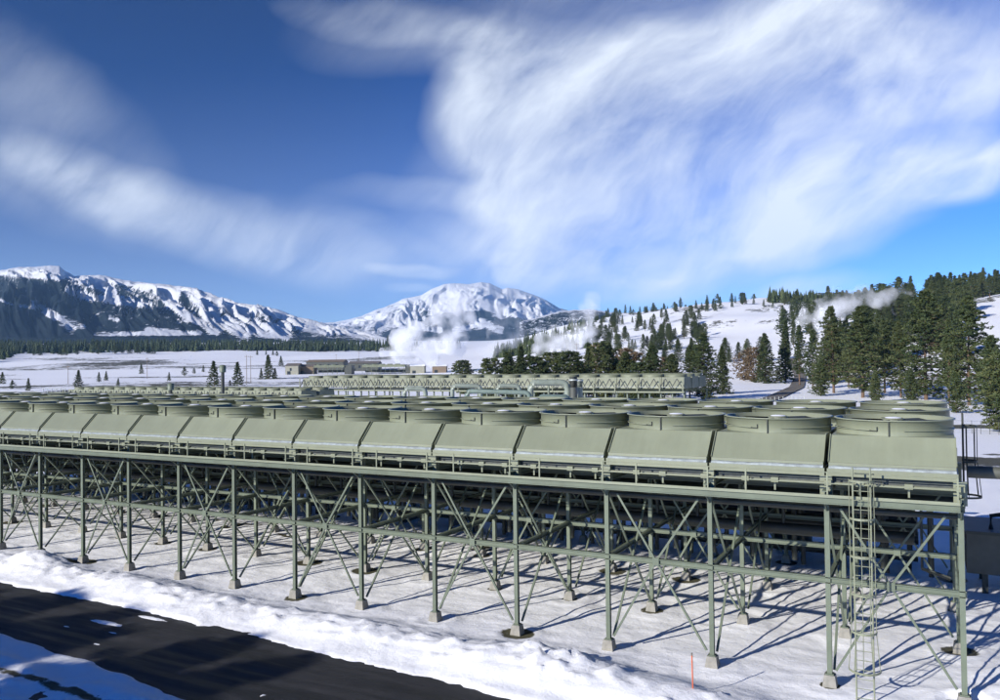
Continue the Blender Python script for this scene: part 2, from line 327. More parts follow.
def grade(lo, hi, step, a, b, g):
    c = list(np.arange(lo, hi + 1e-6, step)); s = step; p = c[-1]
    while p < b: s *= g; p += s; c.append(p)
    s = step; p = c[0]; pre = []
    while p > a: s *= g; p -= s; pre.append(p)
    return np.array(pre[::-1] + c)
def grid_mesh(name, X, Yg, Z, mat, attrs={}, kind='structure', smooth=True):
    nx, ny = X.shape; v = np.stack([X, Yg, Z], -1).reshape(-1, 3).astype(np.float32)
    idx = np.arange(nx * ny).reshape(nx, ny); f = np.stack([idx[:-1, :-1], idx[1:, :-1], idx[1:, 1:], idx[:-1, 1:]], -1).reshape(-1, 4).astype(np.int32)
    me = bpy.data.meshes.new(name); me.vertices.add(len(v)); me.vertices.foreach_set('co', v.ravel()); me.loops.add(f.size); me.loops.foreach_set('vertex_index', f.ravel())
    me.polygons.add(len(f)); me.polygons.foreach_set('loop_start', np.arange(0, f.size, 4, dtype=np.int32)); me.polygons.foreach_set('loop_total', np.full(len(f), 4, np.int32))
    me.update(calc_edges=True); me.polygons.foreach_set('use_smooth', np.full(len(f), smooth))
    for k, a in attrs.items():
        at = me.attributes.new(k, 'FLOAT', 'POINT'); at.data.foreach_set('value', a.ravel().astype(np.float32))
    me.materials.append(M[mat] if isinstance(mat, str) else mat)
    o = bpy.data.objects.new(name, me); COL.objects.link(o); o['kind'] = kind; return o
gx = grade(-56, 6, .17, -3300, 2600, 1.045); gy = grade(-13, 16, .17, -400, 3600, 1.04)
XX, YY = np.meshgrid(gx, gy, indexing='ij')
grid_mesh('ground', XX, YY, ground(XX, YY), 'snow', {'bare': bare(XX, YY)})
# asphalt service road: a sheet just under the snow's edge
rb = MB(); n = 60
for i in range(n):
    x0 = -160 + i * 200 / n; x1 = -160 + (i + 1) * 200 / n
    rb.add([(x0, -14.0, -.05), (x1, -14.0, -.05), (x1, -3.6, -.05), (x0, -3.6, -.05)], [(0, 1, 2, 3)])
rb.build('road', 'asphalt', kind='structure')

def gz(x, y): return float(ground(np.array([x]), np.array([y]))[0])
def find_Y(px, py, lo=160, hi=2300):               # distance at which the terrain is seen at image row py
    Ys = np.exp(np.linspace(math.log(lo), math.log(hi), 300)); xs, ys = xy(px, Ys); z = ground(xs, ys)
    rows = hor(px) - (z - CAM[2]) * F / Ys
    w = np.where(rows <= py)[0]
    return float(Ys[w[0]]) if len(w) else None

# dirt track winding up to the pines
def ribbon(name, pts, w, mat, lift=.12):
    X = []; Y = []
    P = [Vector((*xy(px, D), 0)) for px, D in pts]; Q = []
    for i in range(len(P) - 1):
        for t in np.linspace(0, 1, 12, endpoint=False): Q.append(P[i].lerp(P[i + 1], t))
    Q.append(P[-1]); rows = []
    for i, q in enumerate(Q):
        d = (Q[min(i + 1, len(Q) - 1)] - Q[max(i - 1, 0)]).normalized(); s = Vector((d.y, -d.x, 0))
        rows.append([q + s * w * (k / 4 - .5) for k in range(5)])
    A = np.array([[list(p) for p in r] for r in rows]); Z = ground(A[..., 0].copy(), A[..., 1].copy()) + lift
    return grid_mesh(name, A[..., 0], A[..., 1], Z, mat)
ribbon('dirt_road', [(700, 172), (745, 190), (775, 225), (796, 270), (800, 330), (790, 420)], 4.6, 'dirt', .25)

# ------------------------------------------------------------------ near condenser: fan units
def fan_unit():
    t = empty('fan_unit', 'x', 'fan unit')
    x0, x1 = -B + .085, -.085
    p = MB().prism([(0, 7.48), (5.35, 7.48), (4.50, 8.33), (.84, 8.33)], x0, x1)
    pl = p.build('plenum', 'paint', t, bevel=.012)
    for xx in (x0 - .022, x1 - .004):                  # standing flanges down both edges of the sloping face
        MB().bar((xx + .013, -.01, 7.50), (xx + .013, .83, 8.35), .026, .07, up=(0, -1, 1)).build('edge_flange', 'paint', pl)
    MB().box(x0 - .05, x1 + .05, -.14, 5.47, 7.04, 7.29).box(x0, x1, -.03, 5.38, 7.291, 7.479).build('header_box', 'paint', t, bevel=.01)
    l = MB(); nx = 26
    for i in range(nx):                                # wind-packed snow along the ledge
        a = x0 + (x1 - x0) * i / nx; b = x0 + (x1 - x0) * (i + 1) / nx
        h = lambda q: .005 + .06 * float(fbm(np.array([q * 1.7]), np.array([3.3]), 3, 4)[0])
        ha, hb = h(a), h(b)
        l.add([(a, -.12, 7.292), (b, -.12, 7.292), (b, -.09, 7.292 + hb), (a, -.09, 7.292 + ha), (a, -.015, 7.36 + ha), (b, -.015, 7.36 + hb), (a, .0, 7.30), (b, .0, 7.30)], [(0, 1, 2, 3), (3, 2, 5, 4), (4, 5, 7, 6)], True)
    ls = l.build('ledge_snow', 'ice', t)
    tb = MB().box(x0, x1, .12, 5.2, 6.72, 7.035)
    tb.build('tube_bundle', 'bundle', t)
    c = (-B / 2, 2.72, 0); R = 1.86
    ring = MB().lathe([(R, 8.332), (R, 8.82), (R + .075, 8.822), (R + .075, 8.855), (R - .03, 8.857), (R - .03, 8.34)], c, 56, False).build('fan_ring', 'paint', t)
    rb = MB()                                          # stiffening lip runs round from the seam
    a0, a1 = math.radians(-78), math.radians(250); m = 44
    for i in range(m):
        q0 = a0 + (a1 - a0) * i / m; q1 = a0 + (a1 - a0) * (i + 1) / m
        P = lambda q, r, z: (c[0] + r * math.cos(q), c[1] + r * math.sin(q), z)
        rb.add([P(q0, R - .004, 8.50), P(q1, R - .004, 8.50), P(q1, R + .05, 8.50), P(q0, R + .05, 8.50), P(q0, R - .004, 8.53), P(q1, R - .004, 8.53), P(q1, R + .05, 8.53), P(q0, R + .05, 8.53)], [(0, 1, 2, 3), (7, 6, 5, 4), (3, 2, 6, 7)], True)
    rb.build('stiffening_lip', 'paint', ring)
    q = math.radians(-92); MB().bar((c[0] + (R + .03) * math.cos(q), c[1] + (R + .03) * math.sin(q), 8.32), (c[0] + (R + .03) * math.cos(q), c[1] + (R + .03) * math.sin(q), 8.82), .03, .07, up=(0, 1, 0)).build('seam', 'dark_steel', ring)
    pts = []
    for i in range(12):
        q = math.radians(-158 + i * 5.0); pts.append((c[0] + (R + .03) * math.cos(q), c[1] + (R + .03) * math.sin(q), 8.545 - i * .005))
    cdt = MB().tube(pts, .018, 5); cdt.tube([pts[-1], (pts[-1][0], pts[-1][1], pts[-1][2] + .14)], .02, 5); cdt.build('conduit', 'dark_steel', ring)
    f = MB()                                           # rotor: eight twisted blades
    for k in range(8):
        a = 2 * PI * k / 8 + .2; ca, sa = math.cos(a), math.sin(a)
        def pt(r, w, z): return (c[0] + r * ca - w * sa, c[1] + r * sa + w * ca, z)
        f.add([pt(.3, -.12, 8.70), pt(.3, .12, 8.78), pt(1.66, .17, 8.75), pt(1.66, -.17, 8.70)], [(0, 1, 2, 3)])
        f.add([pt(.3, -.12, 8.69), pt(.3, .12, 8.77), pt(1.66, .17, 8.74), pt(1.66, -.17, 8.69)], [(3, 2, 1, 0)])
    f.build('fan_blades', 'dark_steel', t)
    MB().lathe([(.001, 8.83), (.33, 8.825), (.36, 8.80), (.36, 8.70), (.2, 8.6), (.001, 8.6)], c, 20).build('fan_hub', 'faded', t)
    MB().lathe([(.001, 8.865), (.14, 8.86), (.24, 8.845), (.27, 8.828)], c, 18).build('hub_snow', 'capsnow', t)
    MB().lathe([(.001, 8.36), (R - .04, 8.36)], c, 40).build('fan_screen', 'bundle', t)
    return t
NB = 21; ROWY = (0.0, 5.62, 11.25)
ROWN = ('front row', 'second row back', 'third row back')
fu = fan_unit(); fut = tree_of(fu)
for ri, ry in enumerate(ROWY):
    for k in range(NB):
        lab = f'{ORD[k]} fan unit from the right, {ROWN[ri]} of the near condenser'
        loc = (-B * k, ry, 0)
        if k == 0 and ri == 0: fu['label'] = lab; fu['group'] = 'fan units on top of the near condenser'
        else:
            o = dup(fu, loc, lab, tree=fut); o['group'] = 'fan units on top of the near condenser'
            for ch in o.children:
                if ch.name.startswith('fan_blades'): ch.delta_rotation_euler = (0, 0, 0)

# ------------------------------------------------------------------ near condenser: support frame
fr = empty('cooling_platform', 'long sage green steel support frame on tall columns under the near fan rows', 'steel frame', (0, 0, 0))
LINES = (0.0, 5.35, 10.95, 16.6)
xL = -B * (NB) ; 
col0 = MB().ibeam_z(0, 0, .42, ZC, .16).box(-.13, .13, -.13, .13, .40, .44).build('column', 'steel', fr)
ft0 = MB().add([(-.27, -.27, -.3), (.27, -.27, -.3), (.27, .27, -.3), (-.27, .27, -.3), (-.17, -.17, .40), (.17, -.17, .40), (.17, .17, .40), (-.17, .17, .40)], [(0, 3, 2, 1), (4, 5, 6, 7), (0, 1, 5, 4), (1, 2, 6, 5), (2, 3, 7, 6), (3, 0, 4, 7)]).build('concrete_footing', 'concrete', fr)
ft1 = MB().add([(-.42, -.32, -.3), (.42, -.32, -.3), (.42, .32, -.3), (-.42, .32, -.3), (-.2, -.19, .62), (.2, -.19, .62), (.2, .19, .62), (-.2, .19, .62)], [(0, 3, 2, 1), (4, 5, 6, 7), (0, 1, 5, 4), (1, 2, 6, 5), (2, 3, 7, 6), (3, 0, 4, 7)])
stub0 = MB().box(-.19, .19, -.13, .13, 6.31, 7.04).build('bearing_stub', 'paint', fr)
def cp(o, loc, parent=fr, rz=0):
    c = o.copy(); COL.objects.link(c); c.parent = parent; c.location = loc; c.rotation_euler = (0, 0, rz); return c
first = True
for y in LINES:
    for k in range(22):
        if y == 0 and k == 0: continue
        cp(col0, (-B * k, y, 0)); cp(ft0, (-B * k, y, 0)); cp(stub0, (-B * k, y, 0))
for y in LINES:
    MB().ibeam_x(xL - .12, .12, y, ZM, .16, .2).build('mid_beam', 'steel', fr)
    MB().ibeam_x(xL - .12, .12, y, ZC + .11, .2, .22).build('top_beam', 'steel', fr)
tm0 = MB().ibeam_y(0, .14, 16.46, ZM - .02, .13, .19).build('cross_beam', 'steel', fr)
for k in range(1, 22): cp(tm0, (-B * k, 0, 0))
tt0 = MB().ibeam_y(0, -.6, 17.2, ZC - .02 + .42, .16, .22)
tt0 = tt0.build('deck_beam', 'steel', fr)
for k in range(1, 22): cp(tt0, (-B * k, 0, 0))
w = .075
def brace(a, b, nm='diagonal_brace', ww=w):
    return MB().bar(a, b, ww, ww * .8, up=(0, 1, 0)).build(nm, 'steel', fr)
dsets = [brace((-.20, 0, .55), (-B / 2, 0, ZM - .10)), brace((-B + .20, 0, .55), (-B / 2 - .12, 0, ZM - .10)), brace((-.42, 0, ZC - .15), (-B / 2, 0, ZM + .1)), brace((-B + .42, 0, ZC - .15), (-B / 2 - .12, 0, ZM + .1))]
g0 = MB().box(-B / 2 - .17, -B / 2 + .07, -.1, -.085, ZM - .14, ZM + .15).build('gusset_plate', 'steel', fr)
for y in LINES[:2]:
    for k in range(0, 22, 2):
        if (y, k) == (0.0, 0): continue
        if k > 20: break
        for d in dsets: cp(d, (-B * k, y, 0))
        cp(g0, (-B * k, y, 0))
st = MB()
for y in LINES[2:]:
    for k in range(0, 21, 2):
        xo = -B * k
        for a, b in (((-.20, .55), (-B / 2, ZM - .1)), ((-B + .20, .55), (-B / 2, ZM - .1)), ((-.42, ZC - .15), (-B / 2, ZM + .1)), ((-B + .42, ZC - .15), (-B / 2, ZM + .1))):
            st.bar((a[0] + xo, y, a[1]), (b[0] + xo, y, b[1]), w, w * .8, up=(0, 1, 0))
o = st.build('diagonal_brace', 'steel', fr, kind='stuff')
c0 = brace((0, .2, .5), (0, 5.15, ZC - .2), 'cross_brace', .08); c1 = brace((0, .2, ZC - .2), (0, 5.15, .5), 'cross_brace', .08)
for k in range(0, 22):
    for j, yo in enumerate((0, 5.6)):
        if k == 0 and j == 0: continue
        cp(c0, (-B * k + (.12), yo, 0)); cp(c1, (-B * k - .0, yo, 0))
st = MB()
for k in range(22):
    st.bar((-B * k, 11.15, .5), (-B * k, 16.4, ZC - .2), .1, .08, up=(1, 0, 0)); st.bar((-B * k + .11, 11.15, ZC - .2), (-B * k + .11, 16.4, .5), .1, .08, up=(1, 0, 0))
st.build('cross_brace', 'steel', fr, kind='stuff')
# horizontal purlins and pipework slung under the deck
for y in (2.7, 8.15, 13.8): MB().ibeam_x(xL, 0, y, ZC + .42 - .24 , .14, .2).build('purlin', 'steel', fr)
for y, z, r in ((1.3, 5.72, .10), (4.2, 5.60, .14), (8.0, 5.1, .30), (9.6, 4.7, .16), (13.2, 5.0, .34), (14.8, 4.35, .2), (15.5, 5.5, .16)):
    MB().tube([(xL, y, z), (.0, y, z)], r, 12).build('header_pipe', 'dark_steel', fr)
for y, z, r in ((17.6, 2.3, .5), (18.6, 4.6, .42), (19.6, 1.3, .35), (11.9, 3.1, .2), (17.4, .75, .22), (6.4, 4.9, .2), (9.3, 3.3, .26), (10.2, 5.5, .2), (12.4, 4.1, .34), (14.4, 2.9, .24), (15.4, 3.9, .3), (16.2, 5.2, .3)):  # extra dark pipes added to darken the space under the deck
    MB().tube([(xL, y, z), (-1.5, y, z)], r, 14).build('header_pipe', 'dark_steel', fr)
pc = MB().box(-.09, .09, 17.2, 20.1, 0, .5).box(-.1, .1, 17.2, 17.4, -.1, 5.0).box(-.1, .1, 19.9, 20.1, -.1, 5.0).box(-.1, .1, 17.401, 19.899, 4.0, 4.14).box(-.1, .1, 17.401, 19.899, 1.66, 1.78).build('pipe_rack', 'dark_steel', fr); pc.location = (-1.9, 0, 0)
for k in range(1, 21): cp(pc, (-B * k - 1.9, 0, 0))
rs = MB(); 
for k in range(44):
    for y, zt, r in ((8.0, 5.3, .09), (13.2, 5.2, .12), (9.3, 3.3, .08), (12.4, 1.2, .13), (15.4, .3, .12), (14.4, 2.9, .1)):
        x = -B * k / 2 - .9; rs.tube([(x, y, zt), (x, y, 6.75)], r, 7)
rs.build('riser_pipe', 'dark_steel', fr, kind='stuff')
# catwalk in front of the units
cw = MB()
cw.box(xL - .1, -.02, -.66, -.62, 6.185, 6.46); cw.box(xL - .1, -.02, -.72, -.66, 6.42, 6.46); cw.box(xL - .1, -.02, -.72, -.66, 6.185, 6.22)
cwo = cw.build('catwalk_beam', 'steel', fr)
MB().box(xL - .1, -.02, -.615, -.15, 6.30, 6.335).build('catwalk_grating', 'dark_steel', fr)
MB().box(xL - .1, -.02, -.745, -.722, 6.40, 6.50).build('toe_board', 'paint', fr)
kb = MB().bar((0, -.05, 5.85), (0, -.58, 6.2), .04).build('catwalk_bracket', 'steel', fr)
for k in range(1, 22): cp(kb, (-B * k, 0, 0))
rp0 = MB().box(-.025, .025, -.70, -.65, 6.46, 7.24).build('rail_post', 'rail', fr)
rp0.location = (-.08, 0, 0)
for k in range(1, 43): cp(rp0, (-B * k / 2 + (.1 if k % 2 == 0 else -.55), 0, 0))
MB().tube([(xL, -.675, 7.23), (-.05, -.675, 7.23)], .018, 6).build('top_rail', 'rail', fr)
MB().tube([(xL, -.675, 6.86), (-.05, -.675, 6.86)], .022, 6).build('mid_rail', 'rail', fr)
# pipe run with valves behind the railing
MB().tube([(xL, -.30, 6.82), (0, -.30, 6.82)], .045, 8).build('service_pipe', 'paint', fr)
vb0 = MB().box(-.12, .12, -.40, -.22, 6.77, 6.93).box(-.03, .03, -.34, -.28, 6.5, 6.77).build('valve_box', 'rail', fr)
for k in range(1, 63): cp(vb0, (-B * k / 3 + random.uniform(-.35, .35), 0, 0))
# front access ladder with safety cage
def cage_ladder(parent, x, y, z0, z1, side, zc0, hoop=1.25, mat='paint'):
    """side: outward direction of the cage as (dx, dy)"""
    t = empty('cage_ladder', '', 'ladder'); 
    dx, dy = side; px_, py_ = -dy, dx                # across
    for s in (-1, 1): MB().tube([(x + s * .26 * px_, y + s * .26 * py_, z0), (x + s * .26 * px_, y + s * .26 * py_, z1)], .03, 6).build('ladder_rail', mat, t)
    z = z0 + .2; r = MB().tube([(x - .26 * px_, y - .26 * py_, 0), (x + .26 * px_, y + .26 * py_, 0)], .014, 5).build('rung', mat, t); r.location = (0, 0, z); z += .3
    while z < z1 - .1: cp(r, (0, 0, z), t); z += .3
    z = zc0; i = 0
    zs = []
    while z < z1 + .01: zs.append(z); z += hoop
    for i, z in enumerate(zs):
        rr = .48 if i == 0 else .38
        pts = []
        for q in np.linspace(-.08, PI + .08, 13):
            a = rr * math.cos(q) * (1 if rr > 0 else 1); b = rr * 1.15 * math.sin(q); pts.append((x + a * px_ + b * dx, y + a * py_ + b * dy, z))
        h = MB()
        for p, q in zip(pts[:-1], pts[1:]): h.bar(p, q, .012, .07)
        h.build('cage_hoop', mat, t)
    for q in (.25, .95, PI / 2, PI - .95, PI - .25):
        a = .375 * math.cos(q); b = .375 * 1.15 * math.sin(q); a0 = .475 * math.cos(q); b0 = .475 * 1.15 * math.sin(q)
        MB().tube([(x + a0 * px_ + b0 * dx, y + a0 * py_ + b0 * dy, zs[0]), (x + a * px_ + b * dx, y + a * py_ + b * dy, zs[1]), (x + a * px_ + b * dx, y + a * py_ + b * dy, zs[-1])], .014, 5).build('cage_bar', mat, t)
    return t
ld = cage_ladder(None, -2.77, -.86, -.1, 7.45, (0, -1), 1.05, 1.2)
tag(ld, 'sage green caged ladder standing in front of the near condenser catwalk', 'ladder')
ld2 = cage_ladder(None, .22, 4.1, 5.6, 8.95, (1, 0), 6.0, 1.25, 'dark_steel')
tag(ld2, 'dark caged ladder on the right end wall of the near condenser', 'ladder')
# transverse truss at the right end and services
ep = MB()
for y in (7.2, 7.6, 8.0, 8.4): ep.tube([(-1.2, y, 5.2), (-1.2, y, 2.6 - .3 * (y - 7.2)), (-.2, y, 2.3 - .3 * (y - 7.2))], .05, 6)
o = ep.build('condensate_pipes', 'dark_steel', fr)

# end pipe running off to the right and the shaded vessel behind it
o = empty('steam_duct', 'dark horizontal duct leaving the right end of the near condenser', 'duct', (0, 0, 0))
MB().tube([(.3, 3.2, 6.98), (22, 3.9, 6.98)], .21, 16).build('duct_pipe', 'tank', o)
for x in (3.2, 9.5, 16): MB().ibeam_z(x, 3.4 + x * .02, -.1, 6.8, .2).build('support_post', 'steel', o)
MB().box(2.4, 2.9, 3.0, 3.6, 6.7, 7.28).build('duct_flange', 'tank', o)
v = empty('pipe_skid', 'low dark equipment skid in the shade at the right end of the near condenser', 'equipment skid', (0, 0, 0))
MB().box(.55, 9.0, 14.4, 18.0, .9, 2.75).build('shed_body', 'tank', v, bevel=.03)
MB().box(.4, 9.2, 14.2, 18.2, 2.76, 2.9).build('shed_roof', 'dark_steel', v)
for x in (1.3, 3.8, 6.3, 8.7):
    for y in (14.8, 17.6): MB().box(x - .12, x + .12, y - .12, y + .12, -.2, .89).build('leg', 'dark_steel', v)
for i, x in enumerate((1.6, 3.1, 5.2, 7.4)): MB().tube([(x, 15.2, 2.9), (x, 15.2, 3.5 + .3 * (i % 2)), (x + .9, 15.2, 3.7 + .3 * (i % 2))], .1, 8).build('vent_pipe', 'dark_steel', v)

# process vessels in the shade behind the third row
def vessel(kind, x, y, label, r, h, horiz=False):
    t = empty(kind, label, 'vessel', (x, y, 0))
    if horiz:
        pr = [(.001, 0), (r * .6, .08), (r, .35), (r, h - .35), (r * .6, h - .08), (.001, h)]
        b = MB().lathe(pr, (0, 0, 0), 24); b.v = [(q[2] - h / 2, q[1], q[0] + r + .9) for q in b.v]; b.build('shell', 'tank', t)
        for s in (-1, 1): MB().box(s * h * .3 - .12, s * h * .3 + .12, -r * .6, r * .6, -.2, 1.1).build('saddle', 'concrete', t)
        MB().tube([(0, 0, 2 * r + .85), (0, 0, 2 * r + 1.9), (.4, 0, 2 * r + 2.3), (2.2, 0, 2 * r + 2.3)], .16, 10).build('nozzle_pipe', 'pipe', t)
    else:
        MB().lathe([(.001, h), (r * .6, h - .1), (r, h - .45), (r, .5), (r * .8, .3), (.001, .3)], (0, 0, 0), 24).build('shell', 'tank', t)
        for a in range(4): MB().bar((r * .8 * math.cos(a * PI / 2 + .7), r * .8 * math.sin(a * PI / 2 + .7), -.2), (r * .8 * math.cos(a * PI / 2 + .7), r * .8 * math.sin(a * PI / 2 + .7), .8), .14).build('leg', 'steel', t)
        MB().tube([(r * .9, 0, h * .8), (r + .7, 0, h * .8), (r + .9, 0, h * .7), (r + .9, 0, .2)], .1, 8).build('side_pipe', 'pipe', t)
    return t
vv = [(-8, 20, 0, 1.1, 5.0), (-15, 21, 1, 1.0, 6.5), (-22, 20, 0, .9, 5.4), (-25, 20.5, 0, .9, 5.4), (-33, 22, 1, 1.15, 7), (-43, 21, 0, 1.1, 5.2), (-52, 22, 1, 1.0, 7), (-64, 21, 0, 1.2, 5.5), (-5, 26, 1, 1.1, 6)]
for i, (x, y, hz, r, h) in enumerate(vv):
    vessel('horizontal_vessel' if hz else 'upright_vessel', x, y, f'dark {"lying" if hz else "upright"} steel vessel in the shade behind the near condenser, {ORD[i]} counted among the vessels', r, h, hz)

# marker stake in the snow
mk = MB().tube([(-7.7, -3.12, -.1), (-7.72, -3.12, 1.42)], .022, 6); mk = mk.build('marker_stake', 'orange'); tag(mk, 'thin orange marker stake stuck in the snow berm before the front columns', 'marker stake')
MB().tube([(-7.7203, -3.12, 1.42), (-7.7205, -3.12, 1.50)], .026, 6).build('stake_cap', 'roof', mk)

# ------------------------------------------------------------------ far condensers
def far_bank(x0, x1, y0, depth, zg, ztop, label, gname, pitch=B, rowsn=3, fans=True, diag=True, mats=('faded', 'steel')):
    t = empty('cooling_platform', label, 'steel frame', (0, 0, 0))
    nb = max(1, int(round((x1 - x0) / pitch))); H = ztop - zg
    zp0 = ztop - H * .29; zc = zp0 - H * .05
    for y in (y0, y0 + depth * .5, y0 + depth):
        MB().box(x0, x1, y - .1, y + .1, zc - .25, zc).build('top_beam', mats[1], t)
        MB().box(x0, x1, y - .07, y + .07, zg + H * .32, zg + H * .32 + .2).build('mid_beam', mats[1], t)
    MB().box(x0, x1, y0 - .7, y0 - .6, zc - .28, zc - .02).build('catwalk_beam', mats[0], t)
    MB().tube([(x0, y0 - .68, zc + .75), (x1, y0 - .68, zc + .75)], .04, 5).build('top_rail', 'galv', t)
    c = MB().box(-.11, .11, y0 - .11, y0 + .11, zg - 1, zc - .02).build('column', mats[1], t); c.location = (x0, 0, 0)
    n2 = min(nb * 2, 44)
    for k in range(1, n2 + 1): cp(c, (x0 + (x1 - x0) * k / n2, 0, 0), t)
    for k in range(0, nb + 1): cp(c, (x0 + (x1 - x0) * k / nb, depth, 0), t)
    if diag:
        zz = None
        for k in range(n2):
            a = x0 + (x1 - x0) * k / n2; b = x0 + (x1 - x0) * (k + 1) / n2; m = (a + b) / 2
            if zz is None:
                zz = MB().bar((0, y0 - .66, zp0 + .05), ((b - a) / 2, y0 - .66, ztop - H * .09), .12).bar(((b - a) / 2, y0 - .66, ztop - H * .09), (b - a, y0 - .66, zp0 + .05), .12).build('zigzag_brace', 'dark_steel', t); zz.location = (a, 0, 0)
            else: cp(zz, (a, 0, 0), t)
    if diag:
        pp = MB().box(-.09, .09, y0 - .80, y0 - .70, zc - .3, ztop - H * .06).build('panel_post', mats[0], t); pp.location = (x0, 0, 0)
        for k in range(1, nb + 1): cp(pp, (x0 + (x1 - x0) * k / nb, 0, 0), t)
    st = MB()
    for k in range(nb):
        a = x0 + (x1 - x0) * k / nb; b = x0 + (x1 - x0) * (k + 1) / nb
        if k % 2 == 0: st.bar((a, y0, zg), ((a + b) / 2, y0, zg + H * .32), .09).bar((b, y0, zg), ((a + b) / 2, y0, zg + H * .32), .09)
    st.build('diagonal_brace', mats[1], t, kind='stuff')
    MB().box(x0 + .2, x1 - .2, y0 + depth * .3, y0 + depth * .4, zg + H * .34, zg + H * .45).build('header_pipe', 'pipe', t)
    # fan units
    rd = depth / rowsn; pw = (x1 - x0) / nb
    u = empty('fan_unit', '', 'fan unit')
    MB().prism([(.15, zp0), (rd - .15, zp0), (rd - .5, ztop - H * .06), (.4, ztop - H * .06)], .05, pw - .05).build('plenum', mats[0], u)
    R = min(pw, rd) * .45
    MB().lathe([(R, ztop - H * .06), (R, ztop), (R - .05, ztop), (R - .05, ztop - H * .05), (.001, ztop - H * .05)], (pw / 2, rd / 2, 0), 20).build('fan_ring', mats[0], u)
    ut = tree_of(u)
    for r in range(rowsn):
        for k in range(nb):
            lab = f'{ORD[k]} fan unit from the left, {("front", "second", "rear")[r]} row of the {gname}'
            if r == 0 and k == 0: u.location = (x0, y0, 0); u['label'] = lab; u['group'] = 'fan units on the ' + gname
            else: dup(u, (x0 + k * pw, y0 + r * rd, 0), lab, 'fan units on the ' + gname, tree=ut)
    return t
far_bank(-121, -37.4, 105, 15.5, .3, 8.75, 'green steel frame of the far condenser standing before the pines', 'far condenser')
far_bank(-151, -91, 71, 9, .2, 7.3, 'green steel frame of the low condenser beyond the near rows at left', 'low left condenser', pitch=3.0, rowsn=2)
# railing that runs off its left end
t = empty('railing', 'thin pale railing running left from the low left condenser', 'railing')
for k in range(6): MB().box(-158.5 + k * 1.4, -158.4 + k * 1.4, 70.9, 71.0, .1, 7.1).build('post', 'galv', t)
MB().tube([(-158.5, 70.95, 7.05), (-151.2, 70.95, 7.05)], .05, 5).build('rail', 'galv', t); MB().tube([(-158.5, 70.95, 5.9), (-151.2, 70.95, 5.9)], .05, 5).build('rail', 'galv', t)

# large silver pipework before the far condenser
def bend_path(pts, r=1.0, n=5):
    P = [Vector(p) for p in pts]; out = [P[0]]
    for i in range(1, len(P) - 1):
        a = (P[i - 1] - P[i]).normalized() * r; b = (P[i + 1] - P[i]).normalized() * r
        for t in np.linspace(0, 1, n): out.append(P[i] + a * (1 - t) ** 2 + b * t ** 2)
    out.append(P[-1]); return out
def W(px, py, Y): x, y = xy(px, Y); return (x, y, zat(px, py, Y))
def pipe(name, pts, r, label, mat='pipe', supports=()):
    t = empty(name, label, 'pipe'); MB().tube(bend_path(pts, r * 2.2), r, 12).build('pipe_run', mat, t)
    for p in (pts[0], pts[-1]):
        d = MB().tube([(p[0], p[1], p[2] - .01), (p[0], p[1], p[2] + .18)], r * 1.3, 12).build('flange', 'galv', t)
    for s in supports:
        g = gz(s[0], s[1]); MB().bar((s[0], s[1], g - .2), s, .22).build('support_post', 'steel', t)
    return t
def at_ground(px, Y, h=0): x, y = xy(px, Y); return (x, y, gz(x, y) + h)
pipe('pipe_loop', [at_ground(404, 112), W(404, 388.5, 112), W(425, 388.5, 112), at_ground(425, 112)], .32, 'pale looped steam pipe standing left of centre before the far condenser')
pipe('pipe_loop', [at_ground(497, 112), W(497, 385.5, 112), W(519, 386, 112), at_ground(519, 112)], .28, 'smaller pale looped pipe left of the long overhead pipe')
x_, y_ = xy(540, 108)
pipe('overhead_pipe', [at_ground(530, 108), W(530, 382.5, 108), W(567, 382.5, 108), at_ground(567, 108)], .42, 'thick pale overhead pipe dropping to the ground before the far condenser', supports=[W(548, 383, 108)])
pipe('down_pipe', [W(573, 380.5, 107), W(573, 379, 107), W(573, 385, 107), at_ground(573, 107)], .5, 'dark upright pipe beside the thick overhead pipe', 'tank')
pipe('down_pipe', [W(579, 381, 110), W(579, 380, 110), W(579, 386, 110), at_ground(579, 110)], .42, 'pale upright pipe right of the dark one before the far condenser')
pipe('long_pipe', [at_ground(466, 106), W(466, 391, 106), W(529, 392.5, 104), at_ground(529, 104)], .3, 'long low teal pipe before the far condenser', 'teal', supports=[W(495, 392, 105)])
pipe('long_pipe', [at_ground(452, 118), W(452, 385.5, 118), W(480, 386, 118), at_ground(480, 118)], .3, 'pale low pipe bridge left of the small pipe loop')
t = empty('teal_vessel', 'teal rounded vessel lying by the upright pipes', 'vessel', at_ground(553, 98)); b = MB().lathe([(.001, -2.2), (.6, -2.1), (.95, -1.6), (.95, 1.6), (.6, 2.1), (.001, 2.2)], (0, 0, 0), 16)
b.v = [(q[2], q[1], q[0] + 6.2) for q in b.v]; b.build('shell', 'teal', t)
for s in (-1, 1): MB().box(s * 1.2 - .15, s * 1.2 + .15, -.5, .5, -.3, 5.5).build('saddle', 'steel', t)
for i, px_ in enumerate((463, 467, 471, 636, 643, 590)):
    x_, y_ = xy(px_, 116); t = empty('valve_stand', ('white valve wheel stand among the pipes' if i < 3 else 'white valve stand before the right half of the far condenser') , 'valve stand', (x_, y_, gz(x_, y_)), group='valve stands by the far condenser')
    MB().tube([(0, 0, -.2), (0, 0, 5.4)], .12, 8).build('stem', 'galv', t); MB().lathe([(.28, 5.4), (.34, 5.46), (.28, 5.52)], (0, 0, 0), 14, True).build('wheel', 'galv', t)

